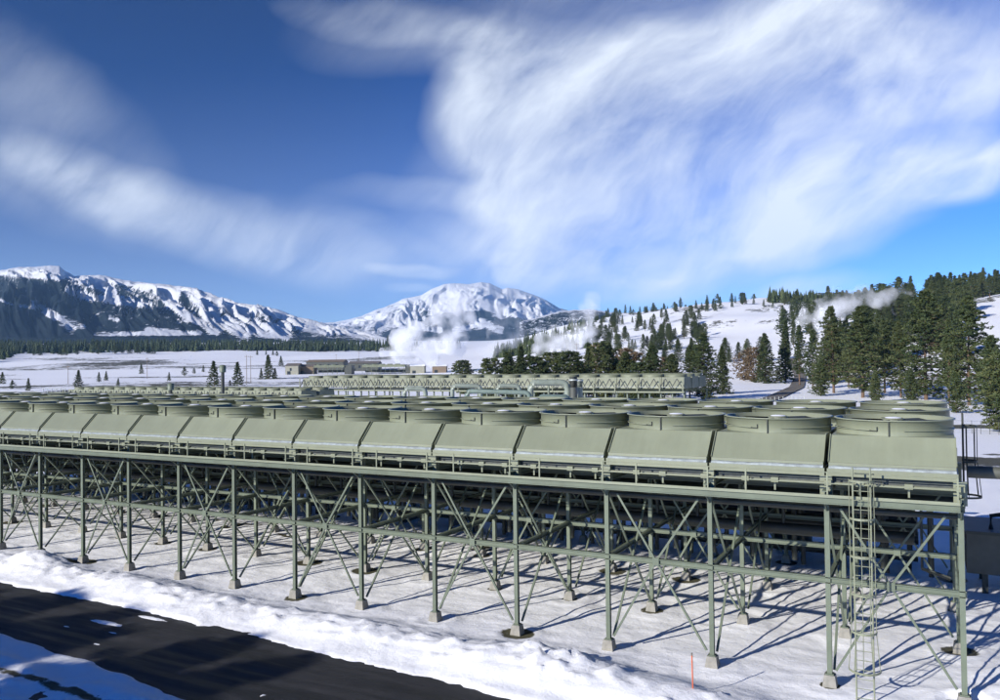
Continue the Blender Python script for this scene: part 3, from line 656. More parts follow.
# vent stacks beyond the near rows
def stack(px, top, Y, r, label):
    x, y = xy(px, Y); g = gz(x, y); t = empty('vent_stack', label, 'vent stack', (x, y, g)); h = zat(px, top, Y) - g
    MB().tube([(0, 0, -.3), (0, 0, h - .9)], r, 12).build('pipe', 'dark_steel', t); MB().lathe([(r * 1.9, h - .9), (r * 1.9, h), (r * 1.6, h + .02), (.001, h + .1)], (0, 0, 0), 14).build('cowl', 'steel', t)
stack(222.5, 365.5, 105, .22, 'tall dark vent stack rising beyond the left fan rows')
stack(170.5, 383.5, 110, .22, 'short dark vent stack beyond the left fan rows')

# sheds and condensers farther off
def shed(name, px0, px1, top, Y, depth, label, wall='cream', roofm='roof', snow=False, ztop_drop=.0, windows=0, hgt=None):
    x0, y0 = xy(px0, Y); x1, y1 = xy(px1, Y); w = math.hypot(x1 - x0, y1 - y0); a = math.atan2(y1 - y0, x1 - x0); g = min(gz(x0, y0), gz(x1, y1)) - .3
    h = zat((px0 + px1) / 2, top, Y) - g; hgt = h
    t = empty(name, label, 'building', (x0, y0, g), a); e = h * .78
    MB().box(0, w, 0, depth, 0, e).build('wall', wall, t)
    r = MB().add([(-.3, -.3, e), (w + .3, -.3, e), (w + .3, depth + .3, e), (-.3, depth + .3, e), (-.3, depth / 2, h), (w + .3, depth / 2, h)], [(0, 1, 5, 4), (2, 3, 4, 5), (0, 4, 3), (1, 2, 5), (0, 3, 2, 1)])
    r.build('roof', 'capsnow' if snow else roofm, t)
    MB().box(w * .15, w * .15 + 2.2, -.06, -.005, 0, min(2.4, e * .8)).build('door', 'glass', t)
    for k in range(windows): MB().box(w * (.35 + .6 * k / windows), w * (.35 + .6 * k / windows) + 1.2, -.06, -.005, e * .45, e * .75).build('window', 'glass', t)
    return t
YD = find_Y(320, 374.5)
shed('machinery_shed', 285, 298, 363.2, YD, 14, 'low cream metal shed at the left end of the distant plant buildings', windows=1)
shed('shed_dark_side', 298.3, 313, 364.2, YD + 6, 12, 'dark side of the cream shed, added as a separate dark block', wall='brownwood')  # stands in for the cream shed's dark side, darkness put into its colour
shed('plant_building', 306, 343, 359.5, YD + 90, 20, 'long brown roofed building behind the distant green canopy', wall='tank', roofm='brownwood', windows=5)
shed('plant_building', 348, 378, 361, YD + 80, 18, 'low dark roofed building behind the middle of the distant canopies', roofm='roof', wall='tank', windows=2)
shed('snowy_shed', 410, 424, 363.8, YD, 12, 'white snow roofed shed right of the distant canopies', snow=True)
shed('snowy_shed', 432, 446, 364.2, YD, 12, 'small snow roofed shed left of the bushy mound', snow=True, wall='brownwood')
shed('hillside_shed', 612, 646, 368.0, 232, 10, 'snow roofed shed peeking over the right half of the far condenser', snow=True, wall='galv')
def canopy(px0, px1, top, Y, label):
    x0, y0 = xy(px0, Y); x1, y1 = xy(px1, Y); w = math.hypot(x1 - x0, y1 - y0); a = math.atan2(y1 - y0, x1 - x0); g = min(gz(x0, y0), gz(x1, y1)) - .2; h = zat((px0 + px1) / 2, top, Y) - g
    t = empty('condenser_bank', label, 'condenser', (x0, y0, g), a)
    MB().box(0, w, 0, 12, h * .70, h * .93).build('plenum', 'faded', t)
    for k in range(int(w / 5)): MB().lathe([(1.9, 0), (1.7, h * .07), (.01, h * .07)], (2.5 + k * 5, 4, h * .93), 14).build('fan_ring', 'steel', t)
    for k in range(int(w / 3) + 1): MB().box(k * 3, k * 3 + .2, -.2, 0, 0, h * .70).build('column', 'steel', t)
    MB().box(0, w, 11.8, 12, h * .2, h * .45).build('rear_frame', 'tank', t)
    MB().box(w, w + 4.5, .5, 11.5, 0, h * .9).build('dark_end', 'tank', t)  # dark block added for the bank's dark end, darkness put into its colour
canopy(313.5, 344, 364.4, YD, 'distant green condenser on columns beyond the far condenser, the left one of two')
canopy(362, 405, 363.8, YD + 5, 'distant green condenser on columns beyond the far condenser, the right one of two')
# utility poles
def pole(px, top, base, label, Y=None):
    Y = Y or find_Y(px, base) or 300; x, y = xy(px, Y); g = gz(x, y); h = zat(px, top, Y) - g
    t = empty('utility_pole', label, 'utility pole', (x, y, g)); MB().tube([(0, 0, -.3), (0, 0, h)], .16, 7, r2=.1).build('pole_shaft', 'brownwood', t); MB().box(-1.3, 1.3, -.08, .08, h - .9, h - .72).build('crossarm', 'brownwood', t)
    for s in (-1.1, 0, 1.1): MB().lathe([(.001, h - .5), (.07, h - .5), (.07, h - .71), (.001, h - .72)], (s, 0, 0), 6).build('insulator', 'glass', t)
for a in ((246.5, 355, 383, 'left one of the two close utility poles beyond the low left condenser'), (250.5, 355.5, 383, 'right one of the two close utility poles beyond the low left condenser'), (68, 365, 384, 'lone thin utility pole in the left snowfield'), (147, 357.5, 379, 'utility pole in the snowfield below the line of small trees'), (359, 352, 366, 'utility pole over the distant condensers'), (336, 354, 366, 'utility pole over the brown roofed building'), (577, 343, 370, 'utility pole among the pines behind the far condenser'), (436, 354, 368, 'utility pole by the bushy mound')): pole(*a)
# fence on the snow at the right
t = empty('wire_fence', 'thin wire fence crossing the snow right of the far condenser', 'fence')
fp = [at_ground(715 + i * 4.2, 190 + i * .8) for i in range(22)]
for p in fp: MB().box(p[0] - .05, p[0] + .05, p[1] - .05, p[1] + .05, p[2] - .2, p[2] + 1.7).build('post', 'galv', t)
wb = MB()
for dz in (.5, 1.05, 1.6):
    for a, b in zip(fp[:-1], fp[1:]): wb.bar((a[0], a[1], a[2] + dz), (b[0], b[1], b[2] + dz), .02)
wb.build('wire', 'galv', t)
t = empty('wire_fence', 'thin wire fence on the snow behind the right end of the near condenser', 'fence')
fp = [at_ground(952 + i * 9, 118 - i * .8) for i in range(10)]
for p in fp: MB().box(p[0] - .03, p[0] + .03, p[1] - .03, p[1] + .03, p[2] - .2, p[2] + 1.9).build('post', 'dark_steel', t)
wb = MB()
for dz in (.5, 1.1, 1.8):
    for a, b in zip(fp[:-1], fp[1:]): wb.bar((a[0], a[1], a[2] + dz), (b[0], b[1], b[2] + dz), .02)
wb.build('wire', 'dark_steel', t)

# ------------------------------------------------------------------ trees
def tri_mesh(name, V, T, tone, mat, parent=None):
    V = np.asarray(V, np.float32).reshape(-1, 3); n = len(V) // 3
    me = bpy.data.meshes.new(name); me.vertices.add(len(V)); me.vertices.foreach_set('co', V.ravel()); me.loops.add(len(V)); me.loops.foreach_set('vertex_index', np.arange(len(V), dtype=np.int32))
    me.polygons.add(n); me.polygons.foreach_set('loop_start', np.arange(0, 3 * n, 3, dtype=np.int32)); me.polygons.foreach_set('loop_total', np.full(n, 3, np.int32)); me.update(calc_edges=True)
    at = me.attributes.new('tone', 'FLOAT', 'POINT'); at.data.foreach_set('value', np.repeat(np.asarray(tone, np.float32), 3))
    me.materials.append(M[mat]); o = bpy.data.objects.new(name, me); COL.objects.link(o)
    if parent: o.parent = parent
    return o
def conifer(seed, H=20, W=4.2, nl=70, tufts=7, tri=8, leaf=.55, base=.12, shape='pine', mat='needles', far=False):
    """unit tree, height H; returns an Empty with trunk and crown"""
    rs = np.random.RandomState(seed); t = empty('pine_tree', '', 'tree')
    lean = rs.uniform(-.02, .02, 2) * H
    tr = MB(); seg = 7
    pts = [(lean[0] * (i / seg) ** 2, lean[1] * (i / seg) ** 2, H * .97 * i / seg - (.6 if i == 0 else 0)) for i in range(seg + 1)]
    tr.tube(pts, H * .017, 8, r2=.03)
    V = []; tone = []; lobes = rs.uniform(0, 2 * PI, 3)
    for i in range(nl):
        f = base + (1 - base) * ((i + rs.uniform(0, 1)) / nl) ** (.95 if shape == 'pine' else 1.0); f = min(f, .985)
        z0 = H * f; a = i * 2.399 + rs.uniform(-.5, .5)
        if shape == 'pine': w = W * (min(1, (1.02 - f) / .62)) ** .75 * (.55 + .45 * min(1, (f - base) / .18)) * rs.uniform(.55, 1.12)
        elif shape == 'round': w = W * math.sqrt(max(.03, 1 - ((f - .55) / .5) ** 2)) * rs.uniform(.6, 1.1)
        else: w = W * (1.03 - f) ** .9 * rs.uniform(.7, 1.05)
        w *= 1 + .2 * math.sin(a * 1 + lobes[0]) + .12 * math.sin(2 * a + lobes[1])
        rise = (.28 if shape == 'pine' else -.05) * w * rs.uniform(.2, 1.2) - (1 - f) * .25 * w
        cx, cy = lean[0] * f * f, lean[1] * f * f; s = (cx, cy, z0 - .1); e = (cx + w * math.cos(a), cy + w * math.sin(a), z0 + rise)
        if not far: tr.tube([s, ((s[0] + e[0]) / 2, (s[1] + e[1]) / 2, (s[2] + e[2]) / 2 - .05 * w), e], H * .0042 * (1.15 - f), 4, cap=False, r2=.01)
        ltone = rs.uniform(.15, .75)
        for q in range(tufts):
            g = .3 + .72 * (q + rs.uniform(0, 1)) / tufts; sp = w * .20 * (1.15 - g * .5)
            c = np.array([s[0] + (e[0] - s[0]) * g, s[1] + (e[1] - s[1]) * g, s[2] + (e[2] - s[2]) * g]) + rs.normal(0, 1, 3) * np.array([sp, sp, sp * .35])
            d = rs.normal(0, 1, (tri, 3)); d[:, 2] = d[:, 2] * .5 + .35; d /= np.linalg.norm(d, axis=1)[:, None]
            side = np.cross(d, rs.normal(0, 1, (tri, 3))); side /= np.linalg.norm(side, axis=1)[:, None] + 1e-6
            L = leaf * rs.uniform(.6, 1.25, (tri, 1)); wd = L * .24
            P = np.stack([c - side * wd, c + side * wd, c + d * L], 1); V.append(P.reshape(-1, 3)); tone += list(np.clip(ltone + rs.uniform(-.2, .2, tri) , 0, 1))
    for q in range(14):                                # tapering leader
        zt_ = H * (.93 + .075 * q / 14); d = rs.normal(0, 1, (tri, 3)); d[:, 2] = np.abs(d[:, 2]) + .8; d /= np.linalg.norm(d, axis=1)[:, None]; sd_ = np.cross(d, rs.normal(0, 1, (tri, 3))); sd_ /= np.linalg.norm(sd_, axis=1)[:, None]; L = leaf * (1.1 - .7 * q / 14) * rs.uniform(.6, 1.1, (tri, 1)); c = np.array([lean[0], lean[1], zt_]); V.append(np.stack([c - sd_ * L * .2, c + sd_ * L * .2, c + d * L], 1).reshape(-1, 3)); tone += list(rs.uniform(.3, .7, tri))
    tr.build('trunk', 'bark', t)
    tri_mesh('crown', np.concatenate(V), None, tone, mat, t)
    return t
protos = {
 'big': [conifer(1, 25, 6.6, 150, 12, 14, .60, .09), conifer(2, 25, 5.6, 140, 12, 14, .56, .12), conifer(3, 25, 7.2, 160, 12, 14, .62, .05), conifer(14, 25, 4.6, 120, 11, 13, .55, .2)],
 'fir': [conifer(4, 20, 4.8, 150, 11, 12, .55, .05, 'fir', 'needles_dark'), conifer(5, 20, 3.9, 140, 10, 12, .52, .06, 'fir', 'needles_dark')],
 'mid': [conifer(6, 15, 5.2, 110, 11, 12, .62, .03, 'round'), conifer(7, 15, 4.6, 120, 11, 12, .6, .05), conifer(8, 15, 6.0, 120, 12, 12, .65, .0, 'round')],
 'small': [conifer(9, 10, 2.9, 60, 9, 9, .5, .04, 'fir', 'needles_dark', True), conifer(10, 10, 3.4, 60, 9, 9, .52, .06, 'pine', 'needles_dark', True), conifer(11, 10, 2.4, 56, 9, 9, .48, .08, 'fir', 'needles_dark', True)],
 'bush': [conifer(12, 5, 2.7, 60, 8, 9, .34, .0, 'round', 'russet', True)],
}
PH = {'big': 25, 'fir': 20, 'mid': 15, 'small': 10, 'bush': 5}
PT = {k: [tree_of(o) for o in v] for k, v in protos.items()}
used = set()
def plant(kind, px, top, base=None, label='', group=None, Y=None, wide=1.0, name=None, var=None):
    if Y is None: Y = find_Y(px, base)
    if Y is None: return None
    x, y = xy(px, Y); g = gz(x, y); h = zat(px, top, Y) - g
    if h < .8: return None
    i = random.randrange(len(protos[kind])) if var is None else var; s = h / PH[kind]; key = (kind, i)
    if key not in used:
        used.add(key); o = protos[kind][i]; o.location = (x, y, g - .1); o.scale = (s * wide, s * wide, s); o.rotation_euler = (0, 0, random.uniform(0, 6.28)); o['label'] = label
        if group: o['group'] = group
    else: o = dup(protos[kind][i], (x, y, g - .1), label, group, random.uniform(0, 6.28), (s * wide, s * wide, s), PT[kind][i])
    if not group and 'group' in o: del o['group']
    if name: o.name = name
    return o
# tall pines at the right, beyond the near condenser
BIG = [('fir', 765, 333, 292, 'neat dark conical pine with bare lower trunk beside the dirt road', 1.25, 0), ('fir', 785, 320, 300, 'dark narrow fir just right of the conical pine', 1.0, 1), ('big', 799, 325, 280, 'open crowned pine left of the tall group', .9, 3),
 ('big', 812, 330, 262, 'thin pine with sparse top in the gap above the dirt road', .8, 1), ('big', 833, 306, 240, 'tall pine with pointed top at the left of the dense group', .95, 1), ('big', 862, 306, 218, 'broad yellowish pine with wide layered boughs', 1.15, 0), ('big', 884, 318, 232, 'pine wedged behind the broad yellowish pine', .9, 3),
 ('big', 900, 322, 215, 'shorter full pine in the middle of the dense group', .9, 1), ('big', 925, 290, 205, 'tallest dark full pine above the third fan row', 1.05, 2), ('big', 948, 318, 190, 'leaning pine right of the tallest one', .8, 3), ('big', 968, 296, 185, 'large pine before the bright snow slope', .95, 0),
 ('big', 990, 335, 170, 'wide pine at the right edge of the view', .9, 2), ('mid', 1003, 352, 118, 'near bushy pine at the right edge behind the fence', 1.0, 0), ('big', 848, 335, 262, 'smaller pine behind the tall pointed one', .8, 1), ('big', 1018, 315, 190, 'tall pine just past the right edge of the view', 1.0, 0), ('mid', 820, 360, 228, 'low young pine under the pointed pine', .9, 1), ('mid', 875, 372, 200, 'low young pine under the broad yellowish one', .9, 1), ('mid', 910, 370, 190, 'low young pine before the dense group', .9, 1), ('mid', 955, 372, 160, 'young pine in the snow below the leaning pine', .8, 1)]
for k, px, top, Y, lab, wd, vr in BIG: plant(k, px, top, None, lab, None, Y, wd, var=vr)
MIDS = [(508, 352, 'mid', 1, 'olive pine left of the overhead pipe behind the far condenser'), (520, 346, 'fir', 0, 'dark fir above the bushy mound'), (490, 358, 'mid', 0, 'low rounded pine near the bushy mound'), (533, 356, 'mid', 2, 'olive rounded pine behind the overhead pipe'), (552, 352, 'mid', 0, 'broad olive pine under the second steam plume'), (570, 351, 'mid', 2, 'broad olive pine right of the utility pole'), (588, 343, 'fir', 1, 'narrow fir between two broad olive pines'), (604, 342, 'mid', 0, 'largest rounded olive pine above the far condenser'), (625, 352, 'mid', 1, 'small pine beside the russet trees'), (653, 345, 'big', 2, 'full dark pine above the right half of the far condenser'), (672, 354, 'mid', 1, 'ragged pine left of the tall bare pine'), (689, 345, 'big', 3, 'tall bare stemmed pine with thin crown'), (703, 333, 'big', 2, 'large full pine over the right end of the far condenser'), (722, 346, 'fir', 0, 'dark spreading fir right of the far condenser'), (463, 360, 'mid', 2, 'bushy mound of pines behind the far condenser'), (640, 362, 'mid', 0, 'low pine left of the full dark pine'), (545, 362, 'mid', 1, 'low pine under the broad olive pine'), (578, 362, 'mid', 0, 'low olive pine by the upright pipes'), (617, 360, 'mid', 2, 'low pine hiding the foot of the largest olive pine')]
for px, top, k, vr, lab in MIDS: plant(k, px, top, None, lab, None, 205 + (px * 37 % 40) + (60 if px < 480 else 0), 1.05, var=vr)
for px, top, Y, lab in ((627, 348, 262, 'tall russet leafless tree beside the largest olive pine'), (636, 352, 258, 'russet leafless tree right of the tall russet one'), (600, 344, 275, 'russet tree top behind the largest olive pine'), (753, 347, 300, 'russet brushy tree behind the fence'), (745, 350, 310, 'smaller russet tree left of the conical pine'), (512, 362, 260, 'russet brush at the foot of the dark fir'), (666, 357, 250, 'russet shrub under the ragged pine')): plant('bush', px, top, None, lab, None, Y, .8, name='leafless_tree', var=0)
# trees standing singly in the valley
VAL = [(12, 380, 389), (28, 378, 391), (78, 370, 387), (99, 372, 382), (106, 371, 381), (141, 364, 374), (169, 372, 381), (184, 367, 376), (194, 368, 374), (203, 365, 372), (214, 361, 386), (237, 362, 386), (268, 355, 379), (281, 356, 366), (261, 368, 379), (275, 368, 379), (40, 345, 356), (60, 346, 355), (65, 344, 355), (34, 349, 356), (77, 348, 355), (98, 341, 354.5), (115, 344, 354), (122, 343, 354), (130, 343, 354), (137, 340, 354), (148, 344, 354), (153, 343, 354), (257, 349, 355), (266, 350, 355), (273, 350, 355), (277, 351, 356), (325, 345, 352), (331, 345, 352), (388, 336, 350), (396, 340, 350), (384, 345, 350), (2, 372, 384), (118, 378, 386), (230, 380, 386), (307, 344, 351), (290, 342, 351)]
for i, (px, top, base) in enumerate(VAL):
    if base > 376: lab = f'single dark conifer in the near snowfield, {ORD[len([1 for q in VAL if q[2] > 376 and q[0] < px])]} from the left'; grp = None
    else: lab = 'small dark conifer far out on the snowy valley floor'; grp = 'small conifers on the valley floor'
    plant('small', px, top, base, lab, grp, wide=1.15)
# pines scattered over the right hillside
LH = 'pine tree standing on the snowy hillside behind the far condenser'; LR = 'dense pine on the forested ridge at the right'
cand = []; rsf = np.random.RandomState(21)
for i in range(1500):
    px = rsf.uniform(588, 880); Y = rsf.uniform(400, 1080); x, y = xy(px, Y)
    d = float(fbm(np.array([x / 55]), np.array([y / 55]), 3, 123)[0]); crest = Y > 860
    if d < (.49 if not crest else .40): continue
    if 706 < px < 782 and 460 < Y < 780: continue
    cand.append((px, Y, rsf.uniform(6.5, 13.5), 'h'))
cand = cand[:260]; c2 = []
for i in range(2500):
    px = rsf.uniform(782, 1070); Y = rsf.uniform(290, 740); x, y = xy(px, Y); ctr = 560 - max(0, px - 960) * .4
    if (965 < px and 300 < Y < ctr - 20) or (px > 965 and Y < 300): continue
    d = float(fbm(np.array([x / 60]), np.array([y / 60]), 3, 150)[0])
    if d < .42 and Y < ctr: continue
    c2.append((px, Y, rsf.uniform(13, 22), 'r'))
c2 = [q for q in c2 if q[0] > 835 or hash(int(q[0] * 7)) % 3 == 0][:200]
cand.sort(key=lambda q: -q[2] / q[1]); c2.sort(key=lambda q: -q[2] / q[1])
for j, (px, Y, h, w_) in enumerate(cand[:115] + c2[:72]):
    x, y = xy(px, Y); g = gz(x, y); row = hor(px) - (g + h - CAM[2]) * F / Y; kd = ('big', 'fir', 'big', 'mid', 'big')[j % 5]
    plant(kd, px, row, None, LH if w_ == 'h' else LR, 'pines on the snowy hillside' if w_ == 'h' else 'pines on the forested ridge', Y, rsf.uniform(.9, 1.2) if kd != 'mid' else .85)
def wood(name, items, label, seed=1):
    rs = np.random.RandomState(seed); V = []; tone = []
    src = []
    for o in protos['small']:
        me = [c for c in o.children if c.name.startswith('crown')][0].data; n_ = len(me.vertices); co = np.zeros(n_ * 3, np.float32); me.vertices.foreach_get('co', co); tn = np.zeros(n_, np.float32); me.attributes['tone'].data.foreach_get('value', tn); src.append((co.reshape(-1, 3), tn[::3]))
    for i, (px, Y, h, _) in enumerate(items):
        x, y = xy(px, Y); g = gz(x, y); co, tn = src[i % 3]; a = rs.uniform(0, 6.28); k = h / 10; wd = k * rs.uniform(.9, 1.25); ca, sa = math.cos(a), math.sin(a)
        V.append(np.stack([x + (co[:, 0] * ca - co[:, 1] * sa) * wd, y + (co[:, 0] * sa + co[:, 1] * ca) * wd, g - .2 + co[:, 2] * k], 1)); tone.append(np.clip(tn + rs.uniform(-.2, .15), 0, 1))
    o = tri_mesh(name, np.concatenate(V), None, np.concatenate(tone), 'needles_dark'); tag(o, label, 'forest', None, 'stuff'); return o
wood('forest', cand[115:] + c2[72:], 'smaller pines merging into woodland on the hillside and ridge at the right')
for px, top, Y in ((952, 272, 560), (972, 271, 560), (991, 273, 540), (875, 292, 600), (1005, 270, 540), (940, 280, 590)): plant('big', px, top, None, f'tall pine on the skyline of the right ridge at its {"left" if px < 900 else "crest"}', 'skyline pines on the right ridge', Y, 1.0)
# trees up-sun of the camera whose shade falls over the service road
rsh = np.random.RandomState(3)
for i in range(20):
    x = -64 + i * 1.35 + rsh.uniform(-.6, .6); y = -36.5 - 5.5 * (i % 3) + rsh.uniform(-1, 1); h = (-4.0 - y) * .431 * rsh.uniform(.86, 1.0)
    if 13 < i < 17: h *= .8
    o = dup(protos['big'][i % 3], (x, y, 0), f'pine behind the viewpoint across the road', 'pines behind the viewpoint', i * 1.3, (h / 25 * 1.5, h / 25 * 1.5, h / 25), PT['big'][i % 3])

def forest(name, pts, label, mat='needles_dark', seed=5):
    """a far wood read as one mass: ragged spires in one mesh"""
    rs = np.random.RandomState(seed); V = []; tone = []
    P = np.array(pts); x = P[:, 0]; y = P[:, 1]; h = P[:, 2]; z = ground(x, y) - .5 if P.shape[1] == 3 else P[:, 3]
    for i in range(len(P)):
        H = h[i]; R = H * rs.uniform(.16, .24); tn = rs.uniform(.1, .6); a0 = rs.uniform(0, 6.28)
        for k in range(7):
            f = k / 7; zz = z[i] + H * (.05 + .8 * f); r = R * (1.05 - f) 
            for q in range(5):
                a = a0 + q * 1.2566 + k * .6 + rs.uniform(-.25, .25); rr = r * rs.uniform(.75, 1.25); top = zz + H * .24
                V.append([(x[i] + rr * math.cos(a - .62), y[i] + rr * math.sin(a - .62), zz + rs.uniform(-.04, .04) * H), (x[i] + rr * math.cos(a + .62), y[i] + rr * math.sin(a + .62), zz), (x[i], y[i], top)])
                tone.append(np.clip(tn + rs.uniform(-.15, .15), 0, 1))
    o = tri_mesh(name, np.array(V), None, tone, mat); tag(o, label, 'forest', None, 'stuff'); return o
pts = []
for i in range(2600):
    px = random.uniform(-140, 500); Y = random.uniform(1380, 1750)
    if px > 300 and random.random() < (px - 300) / 170: continue
    if random.random() < .0: continue
    x, y = xy(px, Y); pts.append((x, y, random.uniform(13, 23)))
for i in range(900):                                   # the wood comes nearer at the far left
    px = random.uniform(-260, 22); Y = random.uniform(1000, 1420); x, y = xy(px, Y); 
    if px > 22 - (1400 - Y) * .05: continue
    pts.append((x, y, random.uniform(14, 22)))
forest('forest', pts, 'dark belt of conifers along the far edge of the snowy valley')
pts = []
for i in range(420):
    px = random.uniform(495, 590); Y = random.uniform(620, 1000); x, y = xy(px, Y)
    if fbm(np.array([x / 50]), np.array([y / 50]), 3, 300)[0] < .48: continue
    pts.append((x, y, random.uniform(9, 15)))
for i in range(500):
    px = random.uniform(770, 900); Y = random.uniform(900, 1200); x, y = xy(px, Y); pts.append((x, y, random.uniform(12, 18)))
forest('forest', pts, 'dark wood on the slopes behind the second steam plume', seed=8)

# ------------------------------------------------------------------ mountains
def mount_mat(name, forest_col, rock, fs, spread=.10):
    m, nt, b = new_mat(name); at = N(nt, 'ShaderNodeAttribute', attribute_name='snow'); nz = noise(nt, fs, 10, .72); n2 = noise(nt, fs * 6, 8, .8)
    a = N(nt, 'ShaderNodeMath', operation='MULTIPLY_ADD'); nt.links.new(nz.outputs[0], a.inputs[0]); a.inputs[1].default_value = 2.4; a.inputs[2].default_value = -1.2
    a2 = N(nt, 'ShaderNodeMath', operation='MULTIPLY_ADD'); nt.links.new(n2.outputs[0], a2.inputs[0]); a2.inputs[1].default_value = 3.0; a2.inputs[2].default_value = -1.5
    s = N(nt, 'ShaderNodeMath', operation='ADD'); nt.links.new(a.outputs[0], s.inputs[0]); nt.links.new(a2.outputs[0], s.inputs[1]); s2 = N(nt, 'ShaderNodeMath', operation='ADD'); nt.links.new(s.outputs[0], s2.inputs[0]); nt.links.new(at.outputs['Fac'], s2.inputs[1])
    r = ramp(nt, s2.outputs[0], [(.5 - spread / 2, (0, 0, 0)), (.5 + spread / 2, (1, 1, 1))])
    d = noise(nt, fs * 4, 5); dc = ramp(nt, d.outputs[0], [(.35, forest_col), (.7, rock)])
    mx = N(nt, 'ShaderNodeMix', data_type='RGBA'); nt.links.new(r.outputs[0], mx.inputs[0]); nt.links.new(dc.outputs[0], mx.inputs[6]); mx.inputs[7].default_value = (.84, .855, .88, 1)
    nt.links.new(mx.outputs[2], b.inputs['Base Color']); b.inputs['Roughness'].default_value = .8; b.inputs['Specular IOR Level'].default_value = .1; bump(nt, b, s.outputs[0], .6, 18); return m
def capsule(px, py, a, b, w):
    a = np.array(a, float); b = np.array(b, float); d = b - a; t = np.clip(((px - a[0]) * d[0] + (py - a[1]) * d[1]) / (d @ d), 0, 1)
    return 1 - sstep(.5, 1.3, np.hypot(px - a[0] - t * d[0], py - a[1] - t * d[1]) / w)
def mountain(name, sil, foot, Yf, Yr, slant, amp, mat, snowf, step=1.0, nt_=90, back=.7, seed=0, pw=1.0, jag=.6):
    sp = np.array(sil, float); px = np.arange(sp[0, 0], sp[-1, 0] + .1, step); t = np.concatenate([np.linspace(0, 1, nt_), 1 + np.linspace(0, back, 26)[1:]])
    PX, T = np.meshgrid(px, t, indexing='ij'); Y = Yf + T * (Yr - Yf); ridge_py = np.interp(PX, sp[:, 0], sp[:, 1]) - (fbm(PX / 5, PX * 0 + seed, 4, 200 + seed) - .5) * jag * 2
    zr = CAM[2] + (hor(PX) - ridge_py) * Yr / F; zf = CAM[2] + (hor(PX) - foot) * Yf / F
    wb_ = (fbm(PX / 40, T * 2.2 + seed, 3, 260 + seed) - .5) * 60; s = PX - slant * (1 - T) + wb_; n1 = 1 - np.abs(fbm(s / 21, T * 1.6 + seed, 5, 210 + seed) * 2 - 1); n2 = fbm(s / 6, T * 7 + seed, 5, 230 + seed)
    up = np.clip(T, 0, 1) ** pw
    z = zf + (zr - zf) * up + (amp if slant < 50 else amp * (1 - .62 * sstep(215, 320, PX))) * np.sin(np.clip(T, 0, 1) * PI) ** 1.25 * ((n1 - .72) * 1.3 + (n2 - .5) * .75)
    z = np.where(T > 1, zr - (T - 1) * (Yr - Yf) * .35, z) ; z = np.where(T <= .02, zf - 60, z)
    XX = CAM[0] + Y * (FH[0] + (PX - 500) / F * RH[0]); YY_ = CAM[1] + Y * (FH[1] + (PX - 500) / F * RH[1]); PY = hor(PX) - (z - CAM[2]) * F / Y
    return grid_mesh(name, XX, YY_, z, mat, {'snow': snowf(PX, PY, T, n1, n2, ridge_py)})
def snow_left(px, py, T, n1, n2, rp):
    m = .36 * sstep(.02, .5, T) - .02 - .14 * (1 - sstep(40, 90, px)) * (1 - sstep(.75, .95, T))
    below = py - rp
    m = m + .95 * (1 - sstep(1.0, 5.0 + 6 * n2, below)) * sstep(10, 40, px + 30)
    for a, b, w_ in (((5, 268), (62, 272), 6), ((18, 272), (60, 276), 5), ((85, 277), (112, 292), 5.5), ((68, 290), (92, 298), 4), ((35, 303), (72, 330), 5), ((48, 312), (82, 326), 5), ((20, 305), (34, 308), 2), ((0, 300), (12, 304), 2.5), ((100, 298), (150, 305), 3.5),
                     ((165, 284), (170, 298), 9), ((158, 290), (188, 318), 4.5), ((180, 310), (216, 333), 3.5), ((190, 290), (212, 312), 6), ((205, 312), (222, 326), 6), ((222, 300), (245, 318), 5), ((232, 326), (245, 332), 7), ((256, 328), (285, 333), 8), ((262, 307), (300, 320), 5), ((225, 297), (262, 306), 3.5), ((95, 334), (200, 333), 2.5), ((148, 330), (178, 333), 3.5), ((110, 318), (118, 320), 2.5), ((300, 325), (330, 332), 4)):
        m = m + .72 * capsule(px, py, a, b, w_)
    m = m + .16 * sstep(150, 260, px)
    m = m + .22 * (n1 - .6) - .25 * (1 - sstep(60, 150, px)) * sstep(8, 16, below)
    return np.clip(m, -.3, 1.1)
SL = [(-420, 262), (-200, 268), (-60, 272), (0, 270), (20, 267), (40, 266), (52, 265), (60, 266), (64, 270), (75, 276), (90, 275), (105, 275), (120, 279), (140, 282), (165, 284), (180, 286), (200, 290), (220, 298), (240, 303), (260, 305), (280, 310), (300, 318), (320, 322), (340, 328), (365, 334), (390, 340)]
mountain('mountain_range', SL, 341.5, 2500, 5200, 62, 150, mount_mat('forested_mountain', (.010, .020, .024), (.022, .030, .034), .006), snow_left, seed=1, jag=.6)
def snow_mid(px, py, T, n1, n2, rp):
    m = 1.25 - 1.35 * sstep(23, 33, py - rp - 8 * (n2 - .5))
    m = m - .55 * sstep(520, 560, px) - .55 * capsule(px, py, (385, 308), (425, 318), 7) - .6 * capsule(px, py, (330, 330), (395, 331), 7) - .35 * capsule(px, py, (410, 302), (440, 312), 7)
    for a, b, w_ in (((350, 318), (392, 322), 5), ((395, 322), (440, 330), 4), ((360, 316), (385, 311), 4), ((480, 322), (500, 330), 5), ((455, 330), (480, 326), 4), ((310, 324), (335, 323), 4)): m = m + .8 * capsule(px, py, a, b, w_)
    return np.clip(m, -.35, 1.1)
SM = [(270, 330), (300, 324), (335, 322), (350, 319), (362, 316), (378, 309), (385, 307), (395, 303), (403, 299), (412, 297), (422, 295), (432, 289), (445, 284), (455, 283), (470, 284), (482, 282), (490, 283), (497, 286), (503, 289), (508, 287.5), (518, 289), (530, 293), (545, 299), (560, 308), (575, 312), (600, 316), (640, 325), (700, 335)]
